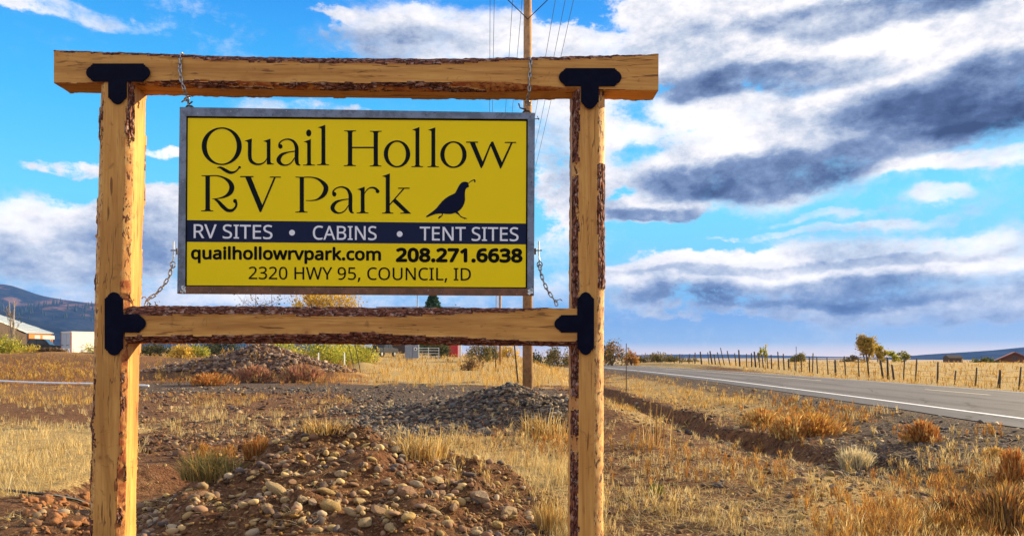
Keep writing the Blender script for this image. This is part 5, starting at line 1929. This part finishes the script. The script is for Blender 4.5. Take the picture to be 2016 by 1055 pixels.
# behind the sign
tree('cottonwood', 632, 122, 697, 560, 130, YEL, 'yellow autumn cottonwood seen through the gap above the lower beam', n=11000, seed=4, stems=2, limbs=14)
tree('bare_tree', 520, 125, 697, 570, 120, OLV, 'nearly bare grey tree left of the yellow cottonwood', n=700, seed=5, limbs=20, stems=2, trunk='trunk')
tree('bare_tree', 706, 128, 697, 584, 40, OLV, 'thin bare tree right of the yellow cottonwood', n=60, seed=9, limbs=12)
tree('bare_tree', 305, 118, 697, 586, 30, DGR, 'small dark twiggy tree top just right of the left post', n=260, seed=6, limbs=10)
tree('spruce', 852, 118, 697, 568, 128, np.array([(0.05, 0.10, 0.05), (0.08, 0.14, 0.07), (0.03, 0.07, 0.035)]), 'dark green spruce behind the lower beam under the sign board', n=7500, shape='spruce', seed=8, limbs=4)
tree('bare_tree', 893, 140, 697, 598, 26, OLV, 'small tree top right of the spruce', n=220, seed=16, limbs=8)
shrub(630, 64, 720, 655, 210, YG, 'bright yellow green willow shrub behind the rock heap', n=9000)
shrub(712, 72, 716, 668, 90, YG, 'yellow green shrub left of the black parked vehicle', n=4200)
shrub(355, 90, 712, 672, 60, YEL, 'golden yellow shrub left of the rock heap top', n=1400)
shrub(395, 92, 712, 676, 40, YG, 'yellow shrub touching the rock heap\'s left slope', n=900)
shrub(310, 96, 712, 668, 60, DGR, 'dark green shrub close to the left post under the beam', n=1300)
shrub(440, 98, 712, 664, 90, DGR, 'dark evergreen thicket behind the rock heap', n=1600)
shrub(865, 96, 702, 672, 50, DGR, 'dark shrub behind the grey metre cabinet', n=1300)
shrub(945, 84, 706, 674, 60, OLV, 'scraggly olive shrub right of the red shed', n=1500)
shrub(1000, 100, 702, 672, 44, YEL, 'yellow green bush behind the leaning posts', n=900)
shrub(970, 88, 704, 676, 30, OLV, 'narrow dark olive shrub beside the distant poles', n=700)
shrub(1098, 104, 704, 680, 60, OLV, 'dark brushy shrub between the utility pole and the right post', n=1500)
shrub(1060, 108, 702, 688, 50, DGR, 'low dark shrub right behind the utility pole', n=800)
shrub(930, 62, 720, 704, 44, BRN, 'low brown brush in the golden grass under the lower beam', n=800)
# right of the right post
shrub(1205, 100, 714, 668, 70, np.vstack([OLV, RUST[:1]]), 'tall olive shrub just right of the right post', n=2400)
shrub(1243, 104, 714, 688, 30, np.vstack([YEL[2:3], RUST]), 'rust orange bush at the right end of the tall olive shrub', n=1100)
hd = shrub(1290, 122, 712, 693, 90, OLV, 'long low olive hedge across the road before the fence', n=2400)
shrub(1350, 150, 712, 700, 60, OLV, 'distant low scrub behind the leaning fence posts', n=900)
tree('cottonwood', 1706, 120, 722, 655, 40, YEL * .72, 'tall golden poplar in the field beyond the road', n=3400, shape='poplar', seed=21, stems=3, limbs=16)
tree('cottonwood', 1728, 124, 722, 676, 36, np.vstack([YEL, YG[:2]]) * .7, 'shorter yellow green tree leaning against the tall golden poplar', n=1500, seed=22, limbs=9)
shrub(1688, 118, 722, 700, 60, np.vstack([BRN, OLV]), 'brown brush at the foot of the tall golden poplar', n=1200)
tree('young_tree', 1496, 118, 722, 683, 10, YG, 'slim young tree left of the pair behind the fence posts', n=260, seed=23, limbs=7, group='slim young trees behind the fence')
tree('young_tree', 1506, 120, 722, 682, 10, YG, 'slim young tree right of the pair behind the fence posts', n=260, seed=24, limbs=7, group='slim young trees behind the fence')
shrub(1574, 112, 722, 694, 36, np.vstack([OLV, YG[2:3]]), 'rounded green shrub behind the fence under the tall T post', n=1200)
tree('young_tree', 1756, 112, 722, 691, 22, YG, 'small yellow green tree right of the poplar', n=700, seed=25, limbs=8)
tree('young_tree', 1779, 114, 722, 690, 22, np.vstack([OLV, YG]), 'small olive tree in front of the blue hill', n=600, seed=26, limbs=8)
shrub(1937, 128, 726, 702, 44, np.array([(0.05, 0.09, 0.04), (0.09, 0.13, 0.05), (0.20, 0.17, 0.06)]), 'round dark green shrub left of the red roofed barn', n=1400)
shrub(1975, 124, 727, 712, 60, np.vstack([OLV, YEL[2:3]]), 'brown and olive brush in front of the red roofed barn', n=1200)
shrub(1840, 130, 724, 712, 26, YG, 'small pale green bush before the blue hill', n=400)
# left side
shrub(22, 84, 708, 652, 80, YG, 'bright yellow green willow bush in the left field', n=2600)
shrub(62, 82, 708, 676, 50, np.vstack([YG, YEL]), 'low yellow green bush beside the dark pickup truck', n=1200)
tree('bare_tree', 24, 90, 706, 585, 26, OLV, 'bare white stemmed tree in front of the metal roofed barn', n=30, seed=31, trunk='trunk_pale', limbs=12, stems=2)
shrub(182, 92, 706, 668, 40, YG, 'yellow green shrub against the white trailer', n=1200)
shrub(100, 80, 708, 694, 60, BRN, 'low brown brush below the lattice panels', n=900)
shrub(160, 82, 708, 692, 50, np.vstack([BRN, YG[2:3]]), 'low mixed brush below the white trailer', n=900)


# ------------------------------------------------------------------ utility poles and wires
def vx(Y): return 1.16 - .031 * Y


arm_z = 12.45
OFFS = [-1.13, -1.0, -.42, -.12, .93, 1.24, 1.5]


def utility_pole(Y, label, h=13.4, r=.155):
    x = vx(Y); zb = float(H(x, Y))
    root = empty('utility_pole', (x, Y, zb), label, 'utility pole', 'utility poles of one power line')
    mb = MB()
    mb.tube([(0, 0, -.3), (0, 0, h * .5), (0, 0, h)], [r, r * .88, r * .72], 16)
    mb.build('shaft', MATS['pole_wood'], root, smooth=True)
    az_ = arm_z - zb
    MB().box((0.05, -r - .03, az_), (3.3, .11, .13)).build('crossarm', MATS['pole_wood'], root)
    for s_ in (-1, 1):
        MB().tube([(0.0, -r - .02, az_ - 1.0), (s_ * 1.05, -r - .10, az_ - .02)], .014, 5).build('brace', MATS['wire_dark'], root)
    for o_ in OFFS:
        MB().tube([(o_, -r - .03, az_ + .06), (o_, -r - .03, az_ + .13), (o_, -r - .03, az_ + .20)], [.02, .045, .03], 8).build('insulator', MATS['insulator'], root)
    return root


utility_pole(22.5, 'tall wooden utility pole rising right behind the sign')
utility_pole(76, 'farther wooden utility pole seen under the sign board', r=.13)
p2 = utility_pole(-32, 'wooden utility pole behind the camera', r=.15)
wires = []
for k_, o_ in enumerate(OFFS):
    mb = MB()
    ys = [-32, 22.5, 76, 140]
    for a, b_ in zip(ys[:-1], ys[1:]):
        pts = []
        for i in range(13):
            t = i / 12; yy = a + (b_ - a) * t
            pts.append((vx(yy) + o_ * .98, yy, arm_z + .17 - .55 * 4 * t * (1 - t)))
        mb.tube(pts, .0085, 5)
    o = mb.build('overhead_wire', MATS['wire_dark'])
    tag(o, 'thin dark overhead line, %s' % ['leftmost of the seven strung on the pole\'s crossarm', 'second from the left, almost touching the leftmost line', 'third from the left, left of the pole',
                                            'fourth from the left, closest to the pole\'s left side', 'fifth from the left, first to the right of the pole', 'sixth from the left, between the two outer right lines',
                                            'rightmost of the seven strung on the crossarm'][k_], 'power line', 'overhead power lines')


def plain_pole(name, px, Y, top_row, r, label, m='pole_wood', cat='pole', lean=0.0):
    x = (px - 1008) / F * Y; zb = float(H(x, Y)); zt_ = EYE - (top_row - HZ) / F * Y
    o = MB().tube([(0, 0, -.3), (lean, 0, zt_ - zb)], [r, r * .85], 8).build(name, MATS[m], None, (x, Y, zb), smooth=True)
    return tag(o, label, cat)


plain_pole('far_pole', 985, 96, 560, .14, 'brown wooden pole rising behind the lower beam left of the utility pole')
plain_pole('far_pole', 977, 104, 570, .07, 'slim grey pole beside the brown wooden pole')
plain_pole('mast', 822, 130, 560, .11, 'pale metal mast left of the spruce', 'grey_metal')
for px_, top_, ln_, lab in [(1021, 672, -.25, 'dark leaning post left of the utility pole'), (1030, 676, .1, 'second dark leaning post closest to the utility pole'), (976, 690, 0, 'thin dark stake in the golden grass')]:
    plain_pole('fence_stake', px_, 42 if px_ > 1000 else 60, top_, .045, lab, 'old_wood', 'post', ln_)
plain_pole('marker_stake', 1233, 36, 676, .022, 'thin dark T post at the road edge right of the right post', 'old_wood', 'post')
for px_, top_, row_ in [(627, 694, 712), (678, 694, 720)]:
    plain_pole('marker_stake', px_, 58, top_, .05, 'pale white stake %s' % ('right of the rock heap' if px_ < 650 else 'in front of the yellow green willow'), 'pvc', 'post')
for px_, top_, lab in [(700, 680, 'dark stick leaning out of the brush by the dirt mound'), (712, 678, 'second dark stick leaning beside the first')]:
    plain_pole('leaning_stick', px_, 58, top_, .035, lab, 'old_wood', 'stick', -.5)

# ------------------------------------------------------------------ fence along the far side of the road
posts = [(1327.9, 713, 1327.7, 701.6), (1338.6, 716.4, 1338.4, 696.6), (1341.8, 719.9, 1343, 697), (1355.5, 718.7, 1358, 696.4), (1368, 718.7, 1368.5, 693.6), (1382.5, 718.7, 1378.6, 692), (1396.8, 718.7, 1393.2, 693),
         (1403, 716.3, 1397.7, 690.7), (1409.4, 718.7, 1405.7, 697), (1419, 717.3, 1412, 693), (1427, 716.2, 1418.5, 684.5), (1438.8, 717.6, 1431.5, 690.2), (1449.8, 718.7, 1446.3, 694.8), (1457, 719.9, 1454.3, 688.6),
         (1469.8, 721, 1469.6, 696), (1479.9, 722, 1479.4, 694.8), (1488.5, 722.6, 1485, 692), (1496.5, 724.4, 1492.4, 693.6), (1503.4, 724.4, 1500, 697), (1511.4, 724.4, 1510.2, 700.5), (1519.3, 724.4, 1518.2, 698),
         (1534.2, 727.8, 1531.2, 692), (1544, 729, 1542, 696), (1553.6, 731, 1552.4, 706), (1565.6, 735.8, 1565, 697.7), (1578.8, 734.6, 1577, 698.4), (1594, 731, 1593.5, 702), (1599.6, 731.5, 1600.7, 695),
         (1610, 736, 1608, 703), (1631, 738.4, 1628, 703.3), (1645.6, 740.7, 1644, 708), (1665.7, 741.6, 1662, 701), (1692.2, 741.6, 1689.4, 709), (1711.4, 744.8, 1707.5, 703.8), (1739.8, 746.3, 1733.2, 708.6),
         (1748.5, 745.4, 1747.2, 703.4), (1760.3, 747.2, 1755.6, 717.4), (1778.4, 747.8, 1781.2, 706.2), (1801.3, 752.5, 1805, 705.3), (1845.1, 754.7, 1846.5, 712.7), (1878.2, 756, 1881.9, 729.1),
         (1919.7, 761.2, 1922.9, 723), (1962.3, 764, 1968.6, 727.3), (1967, 764.6, 1970, 729.5), (2004.6, 768.3, 2010.2, 722), (2052, 772, 2053, 728), (2105, 778, 2104, 732)]
fence = empty('wire_fence', (22, 60, 0), 'old barbed wire fence of crooked dark posts along the far side of the road', 'fence')
tops = []
for i, (bx, by, tx, ty) in enumerate(posts):
    Yf = float(np.interp(bx, [1330, 1400, 1480, 1650, 1850, 2016, 2110], [92, 82, 72, 56, 47, 42, 40]))
    x = (bx - 1008) / F * Yf
    zb = float(H(x, Yf)); zbase = EYE - (by - HZ) / F * Yf
    x2 = (tx - 1008) / F * Yf; z2 = EYE - (ty - HZ) / F * Yf
    rr = random.Random(i)
    rad = rr.choice([.045, .06, .075, .05]) * (1.1 if bx < 1500 else 1)
    mb = MB().tube([(x - 22, Yf - 60, min(zb, zbase) - .25), (x2 - 22 + (x - x2) * .4, Yf - 60 + rr.uniform(-.03, .03), (zbase + z2) / 2), (x2 - 22, Yf - 60, z2)], [rad, rad * .95, rad * .85], 7)
    mb.build('post', MATS['old_wood'], fence, smooth=True)
    tops.append((x, Yf, zbase, x2, z2))
MB().tube([((1567.5 - 1008) / F * 62 - 22, 2, 0.0), ((1567.5 - 1008) / F * 62 - 22, 2, EYE + 18 / F * 62)], .022, 5).build('t_post', MATS['old_wood'], fence)
for frac in (.35, .6, .88):
    mb = MB()
    pts = []
    for (x, y, zb, x2, z2) in tops:
        hgt = min(1.25, z2 - zb) * frac
        t = hgt / (z2 - zb)
        pts.append((x + (x2 - x) * t - 22, y - 60, zb + hgt))
    mb.tube(pts, .006, 4)
    mb.build('wire', MATS['wire_dark'], fence)

# ------------------------------------------------------------------ things around the field: pipe, hose
x0, y0, z0 = -62.0, 45.5, 0
pts = []
for px_, row_ in [(-260, 748), (0, 753), (60, 756), (130, 758), (190, 759), (292, 763)]:
    x, y, z = ray_ground(px_, row_)
    pts.append((x, y, z + .09))
tag(MB().tube(pts, .06, 8).build('white_pipe', MATS['pvc'], smooth=True), 'long white plastic pipe lying across the left field', 'pipe')
pts = []
for px_, row_ in [(-160, 955), (0, 968), (60, 976), (110, 981), (150, 990), (182, 1001)]:
    x, y, z = ray_ground(px_, row_)
    pts.append((x, y, z + .035))
tag(MB().tube(pts, .016, 8).build('hose', MATS['hose_black'], smooth=True), 'black poly hose lying on the dirt behind the left post', 'hose')


# ------------------------------------------------------------------ barn, trailer, truck on the left
def W3(px, row, Y): return Vector(((px - 1008) / F * Y, Y, EYE - (row - HZ) / F * Y))


gz = 1.7
bx, by_ = W3(80, 690, 106)[0], 106
barn = empty('barn', (bx, by_, gz), 'open barn with a pale corrugated metal roof and an orange end wall', 'barn')
off = Vector(barn.location)
A0, A_, B_, D_, D0 = W3(-90, 596, 92), W3(55, 656, 104), W3(108, 657.5, 112), W3(15, 622, 112), W3(-90, 590, 110)
nseg = 14
for i in range(nseg):
    t0, t1 = i / nseg, (i + 1) / nseg
    a, b_, c_, d_ = A0.lerp(A_, t0), A0.lerp(A_, t1 - .01), D0.lerp(B_, t1 - .01), D0.lerp(B_, t0)
    up = Vector((0, 0, .10 + (.02 if i % 2 else 0)))
    MB().add([p - off for p in (a, b_, c_, d_)] + [p - off + up for p in (a, b_, c_, d_)], [(0, 1, 2, 3), (7, 6, 5, 4), (0, 4, 5, 1), (1, 5, 6, 2), (2, 6, 7, 3), (3, 7, 4, 0)]).build('roof_sheet', MATS['roof_metal'], barn)


def wall3(a, b_, z0, thick, m, nm, parent, o_):
    a = Vector(a); b_ = Vector(b_)
    d = (b_ - a); d.z = 0; d.normalize(); n_ = Vector((-d.y, d.x, 0)) * thick
    bot = lambda p: Vector((p.x, p.y, z0))
    vs = [bot(a), bot(b_), b_, a]
    vs = [v - o_ for v in vs] + [v + n_ - o_ for v in vs]
    return MB().add(vs, [(0, 1, 2, 3), (7, 6, 5, 4), (0, 4, 5, 1), (1, 5, 6, 2), (2, 6, 7, 3), (3, 7, 4, 0)]).build(nm, m, parent)


dn = Vector((0, 0, -.03))
wall3(A0 + Vector((.4, .5, -.03)), A_ + Vector((-.3, .3, -.03)), gz - .3, .15, MATS['dark_wall'], 'side_wall', barn, off)  # shade on this wall is put into its dark material
wall3(A_ + Vector((-.1, .35, -.06)), B_ + Vector((-.3, 0, -.06)), gz - .3, .15, MATS['orange_wall'], 'end_wall', barn, off)
for t in (.3, .62, .85):
    p = A_.lerp(B_, t) + Vector((.05, -.05, -.5))
    MB().box(p - off, (.9, .06, .55), (0, 0, .9)).build('window', MATS['white_paint'], barn)

# cargo trailer
tr_ = empty('cargo_trailer', W3(150, 690, 90).to_tuple()[:2] + (float(H(-51.5, 90)),), 'white enclosed cargo trailer with pale blue rear doors', 'trailer', rz=R(55))
zt0 = .62
top_z = (EYE + 46 / F * 90) - tr_.location.z
MB().box((2.8, 1.25, (zt0 + top_z) / 2), (6.6, 2.5, top_z - zt0)).build('body', MATS['white_paint'], tr_)
MB().box((2.8, 1.25, top_z + .05), (6.7, 2.56, .10)).build('roof', MATS['white_paint'], tr_)
for yy in (.62, 1.88):
    o = MB().box((-.53, yy, (zt0 + top_z) / 2), (.05, 1.18, top_z - zt0 - .15)).build('rear_door', MATS['door_blue'], tr_)
    MB().box((-.57, yy + .3, (zt0 + top_z) / 2 - .3), (.04, .5, .06)).build('latch', MATS['old_wood'], o)
for yy in (0.02, 2.48):
    MB().box((-.54, yy, (zt0 + top_z) / 2), (.10, .07, top_z - zt0)).build('corner_post', MATS['roof_red'], tr_)
for xx_ in (2.2, 3.1):
    for yy in (-.02, 2.52):
        MB().tube([(xx_, yy - .1, .36), (xx_, yy + .1, .36)], .36, 16).build('wheel', MATS['rubber'], tr_)
MB().box((2.8, 1.25, .62), (6.4, 1.9, .14)).build('chassis', MATS['old_wood'], tr_)
MB().box((6.9, 1.25, .6), (1.6, .15, .12)).build('drawbar', MATS['old_wood'], tr_)


def pickup(px, Y, rz, label, paint, name='pickup_truck', s=1.0):
    x = (px - 1008) / F * Y
    root = empty(name, (x, Y, float(H(x, Y))), label, 'truck', rz=rz)
    root.scale = (s, s, s)
    prof = [(-2.6, .55), (2.6, .55), (2.65, .95), (2.5, 1.10), (1.25, 1.18), (.65, 1.82), (-.75, 1.86), (-1.0, 1.2), (-2.6, 1.15)]
    MB().prism(prof, lambda u, v, t: (u, t, v), -.92, .92).build('body', MATS[paint], root)
    for sgn in (-1, 1):
        win = [(1.05, 1.22), (.58, 1.74), (.02, 1.76), (.02, 1.22)]
        MB().prism(win, lambda u, v, t: (u, t, v), sgn * .925, sgn * .94).build('side_window', MATS['glass_dark'], root)
        win = [(-.05, 1.22), (-.05, 1.76), (-.68, 1.78), (-.85, 1.24)]
        MB().prism(win, lambda u, v, t: (u, t, v), sgn * .925, sgn * .94).build('side_window', MATS['glass_dark'], root)
        MB().box((2.62, sgn * .7, .88), (.06, .34, .2)).build('headlight', MATS['chrome'], root)
        MB().box((-2.62, sgn * .82, .92), (.05, .16, .3)).build('tail_light', MATS['lamp_lens'], root)
        for xx_ in (-1.65, 1.65):
            w_ = MB().tube([(xx_, sgn * .74, .38), (xx_, sgn * .96, .38)], .38, 18).build('wheel', MATS['rubber'], root)
            MB().tube([(xx_, sgn * .90, .38), (xx_, sgn * .975, .38)], .2, 12).build('rim', MATS['chrome'], w_)
    MB().add([(1.20, -.78, 1.21), (1.20, .78, 1.21), (.69, .70, 1.79), (.69, -.70, 1.79)], [(0, 1, 2, 3)]).build('windshield', MATS['glass_dark'], root, loc=(.03, 0, .01))
    MB().box((2.66, 0, .62), (.12, 1.8, .2)).build('bumper', MATS['chrome'], root)
    MB().box((-1.8, 0, 1.17), (1.4, 1.5, .04)).build('bed', MATS['rubber'], root)
    return root


pickup(78, 97, R(15), 'black pickup truck parked before the orange barn wall', 'truck_black', s=1.15)
pickup(752, 98, R(70), 'black pickup truck parked behind the golden grass, under the lower beam', 'truck_black')
# pale lattice panels
x_, y_ = W3(110, 692, 88)[0], 88
lat = empty('lattice_frame', (x_, y_, float(H(x_, y_))), 'pale zigzag steel lattice frame lying in front of the pickup truck', 'lattice frame')
z1 = EYE + 14 / F * 88 - lat.location.z; z0_ = z1 - .85
n_ = 7; w_ = 70 / F * 88
for rail in (z1, z0_):
    MB().tube([(-w_ / 2, 0, rail), (w_ / 2, 0, rail)], .03, 5).build('rail', MATS['pvc'], lat)
for i in range(n_):
    xa = -w_ / 2 + w_ * i / n_
    MB().tube([(xa, 0, z1), (xa + w_ / n_ * .5, 0, z0_)], .03, 5).build('strut', MATS['pvc'], lat)
    MB().tube([(xa + w_ / n_ * .5, 0, z0_), (xa + w_ / n_, 0, z1)], .03, 5).build('strut', MATS['pvc'], lat)
for s_ in (-1, 1):
    MB().tube([(s_ * w_ / 2, 0, z1), (s_ * w_ / 2, 0, -.1)], .04, 5).build('leg', MATS['pvc'], lat)

# long grey building behind the spruce
x_, y_ = W3(820, 697, 150)[0], 150
bl = empty('farm_building', (x_, y_, 1.5), 'long low grey roofed farm building hidden behind the lower beam', 'building')
wd = 170 / F * 150
zr_ = EYE + 98.5 / F * 150 - 1.5
MB().box((0, 3, zr_ * .36), (wd * .96, 8, zr_ * .72)).build('wall', MATS['dark_wall'], bl)
rf = MB()
rf.prism([(-1.6, zr_ * .70), (3, zr_), (7.6, zr_ * .70), (3, zr_ - .25)], lambda u, v, t: (t, u, v), -wd / 2, wd / 2)
rf.build('roof', MATS['grey_metal'], bl)
for i in range(5):
    MB().box((-wd * .4 + i * wd * .2, -1.05, zr_ * .35), (1.6, .08, 1.4)).build('window', MATS['glass_dark'], bl)
# electric cabinet with a round metre
x_, y_ = W3(811, 699, 88)[0], 88
cab = empty('meter_cabinet', (x_, y_, float(H(x_, y_))), 'blue grey electric metre cabinet with a round dial', 'electric cabinet')
hc = EYE + 26 / F * 88 - cab.location.z
MB().box((-.35, 0, hc / 2), (.85, .5, hc)).build('cabinet', MATS['grey_metal'], cab)
MB().box((.45, 0, hc / 2 + .1), (.70, .45, hc - .2)).build('cabinet', MATS['grey_metal'], cab)
MB().tube([(.45, -.22, hc * .62), (.45, -.36, hc * .62)], .2, 16).build('dial', MATS['white_paint'], cab)
MB().tube([(.45, -.36, hc * .62), (.45, -.37, hc * .62)], .11, 12).build('dial_glass', MATS['glass_dark'], cab)
# tube gate
x_, y_ = W3(838, 699, 92)[0], 92
gt = empty('tube_gate', (x_, y_, float(H(x_, y_))), 'pale tubular farm gate right of the metre cabinet', 'gate')
for zz in (.35, .7, 1.05, 1.35):
    MB().tube([(-.9, 0, zz), (1.6, 0, zz)], .03, 5).build('rail', MATS['pvc'], gt)
for xx_ in (-.9, .35, 1.6):
    MB().tube([(xx_, 0, .0), (xx_, 0, 1.42)], .035, 5).build('upright', MATS['pvc'], gt)
# red shed with white corner post
x_, y_ = W3(893, 697, 108)[0], 108
sh = empty('red_shed', (x_, y_, float(H(x_, y_))), 'small bright red shed with a white corner board', 'shed')
MB().box((0, 0, 1.2), (1.3, 1.6, 2.4)).build('wall', MATS['red_paint'], sh)
MB().prism([(-.85, 2.4), (.85, 2.4), (0, 2.95)], lambda u, v, t: (u, t, v), -1, 1).build('roof', MATS['grey_metal'], sh)
MB().box((.0, -.82, .95), (.7, .05, 1.8)).build('door', MATS['red_paint'], sh)
MB().box((.95, -.6, 1.2), (.42, .2, 2.5)).build('corner_board', MATS['white_paint'], sh)

# barn on the right
x_, y_ = W3(1996, 727, 135)[0], 135
rb = empty('red_roof_barn', (x_, y_, float(H(x_, y_)) - .1), 'brown wooden barn with a dull red gable roof at the far right', 'barn', rz=R(-30))
hz_ = EYE + 6 / F * 135 - rb.location.z
hw_ = 3.0
MB().prism([(-hw_, 0), (hw_, 0), (hw_, hz_ * .55), (0, hz_ - .1), (-hw_, hz_ * .55)], lambda u, v, t: (u, t, v), -3, 3).build('wall', MATS['barn_brown'], rb)
for s_ in (-1, 1):
    MB().prism([(0, hz_ - .02), (s_ * (hw_ + .5), hz_ * .47), (s_ * (hw_ + .5), hz_ * .47 + .14), (0, hz_ + .14)], lambda u, v, t: (u, t, v), -3.4, 3.4).build('roof', MATS['roof_red'], rb)
MB().box((0, -3.03, hz_ * .25), (1.8, .06, hz_ * .45)).build('door', MATS['dark_wall'], rb)
MB().box((0, -3.03, hz_ * .72), (.6, .06, .5)).build('window', MATS['glass_dark'], rb)
MB().box((2.6, 1, hz_ + .1), (.35, .35, 1.3)).build('chimney', MATS['pvc'], rb)
for (px_, lab) in [(1876, 'tiny dark shed on the horizon left of the round green shrub')]:
    x_, y_ = W3(px_, 724, 170)[0], 170
    o = MB().box((0, 0, 1.2), (3.0, 2.5, 2.0)).prism([(-1.4, 2.2), (1.4, 2.2), (0, 2.9)], lambda u, v, t: (t * 1.0, u, v), -1.6, 1.6).build('far_shed', MATS['dark_wall'], None, (x_, y_, EYE - 24 / F * 170))
    tag(o, lab, 'shed')


# ------------------------------------------------------------------ hills
def hill(name, prof, Yc, depth, label_mat, base_z, seed, rough, nx=260, ny=70):
    """ridge whose crest follows (px,row) at distance Yc"""
    prof = np.array(prof, float)
    px = np.linspace(prof[0, 0], prof[-1, 0], nx)
    row = np.interp(px, prof[:, 0], prof[:, 1])
    k = 9; row = np.convolve(np.pad(row, k // 2, mode='edge'), np.ones(k) / k, 'valid')
    crest = EYE - (row - HZ) / F * Yc
    t = np.linspace(0, 1, ny)
    V = []
    U = (px - 1008) / F
    for tt in t:
        Y = Yc - depth * (1 - tt) if tt <= 1 else Yc
        f = sm(tt, 0, 1) * .45 + .55 * tt
        X = U * Yc
        rel = (fbm(X / (depth * .22) , Y / (depth * .5) + X * 0, 5, seed) - .5) * rough * (tt * (1 - tt) * 4) ** .5
        Z = base_z + (crest - base_z) * f + rel * (crest - base_z)
        V.append(np.stack([X, np.full(nx, Y), Z], 1))
    # back side
    for b_ in (.35, 1.0):
        V.append(np.stack([U * Yc, np.full(nx, Yc + depth * b_), base_z + (crest - base_z) * (1 - b_)], 1))
    V = np.array(V); m = V.shape[0]
    i = np.arange(nx - 1)[None, :] + nx * np.arange(m - 1)[:, None]
    Q = np.stack([i, i + 1, i + 1 + nx, i + nx], -1).reshape(-1, 4)
    o = link(name, mesh_np(name, V.reshape(-1, 3), Q, smooth=True), MATS[label_mat])
    tag(o, kind='structure')
    return V


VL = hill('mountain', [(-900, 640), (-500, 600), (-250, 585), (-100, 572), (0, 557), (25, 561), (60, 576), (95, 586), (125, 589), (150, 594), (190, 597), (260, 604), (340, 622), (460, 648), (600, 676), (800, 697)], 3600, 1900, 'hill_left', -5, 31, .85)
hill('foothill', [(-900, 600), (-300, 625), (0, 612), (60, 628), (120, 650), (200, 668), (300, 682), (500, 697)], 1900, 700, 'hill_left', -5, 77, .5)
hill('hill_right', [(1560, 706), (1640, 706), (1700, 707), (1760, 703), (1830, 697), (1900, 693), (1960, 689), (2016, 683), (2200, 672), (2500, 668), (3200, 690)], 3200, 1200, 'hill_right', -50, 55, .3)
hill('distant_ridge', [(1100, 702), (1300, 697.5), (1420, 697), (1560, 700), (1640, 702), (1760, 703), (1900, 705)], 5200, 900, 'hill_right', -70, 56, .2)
# conifers on the mountain
r_ = np.random.default_rng(44)
m_, nx_ = VL.shape[0] - 2, VL.shape[1]
N = 5200
ii = r_.integers(4, m_ - 3, N); jj = r_.integers(2, nx_ - 2, N)
P = VL[ii, jj] + r_.normal(0, 9, (N, 3)) * np.array([1, 1, 0])
k = (fbm(P[:, 0] / 260, P[:, 1] / 200, 3, 3) + (1 - P[:, 2] / 340) * .25 > .56) & (ii < m_ - 8)
P = P[k]; N = len(P)
hgt = r_.uniform(14, 30, N)
rad = hgt * .22
a = np.array([0, math.pi / 2, math.pi, 1.5 * math.pi])
base = P[:, None, :] + np.stack([np.cos(a)[None] * rad[:, None], np.sin(a)[None] * rad[:, None], np.zeros((N, 4)) - 3], -1)
tip = P[:, None, :] + np.stack([np.zeros(N), np.zeros(N), hgt], -1)[:, None, :]
V = np.concatenate([base, tip], 1).reshape(-1, 3)
f = np.array([[0, 1, 4], [1, 2, 4], [2, 3, 4], [3, 0, 4]])
T = (f[None] + (np.arange(N) * 5)[:, None, None]).reshape(-1, 3)
c = np.tile(np.array([(0.018, 0.032, 0.030)]), (N * 5, 1)) * r_.uniform(.6, 1.4, (N * 5, 1))
o = link('conifer_forest', mesh_np('conifer_forest', V, T, colors=c), MATS['vcol'])
tag(o, 'scattered dark conifers on the slopes of the far left mountain', 'forest', kind='stuff')

# ------------------------------------------------------------------ haze
HAZE = True
if HAZE:
    def m_haze(b):
        n = b.n.new('ShaderNodeVolumePrincipled')
        n.inputs['Color'].default_value = (0.16, 0.38, 1.0, 1)
        n.inputs['Density'].default_value = 0.00007
        n.inputs['Anisotropy'].default_value = 0.0
        return n.outputs[0]
    m = bpy.data.materials.new('haze'); m.use_nodes = True
    nt = m.node_tree; nt.nodes.clear(); b = NT(nt)
    out = nt.nodes.new('ShaderNodeOutputMaterial')
    nt.links.new(m_haze(b), out.inputs['Volume'])
    hz = MB().box((0, 0, 0), (13000, 7600, 470)).build('haze', m, None, (0, 2200, 235 - 95))
    tag(hz, kind='stuff')
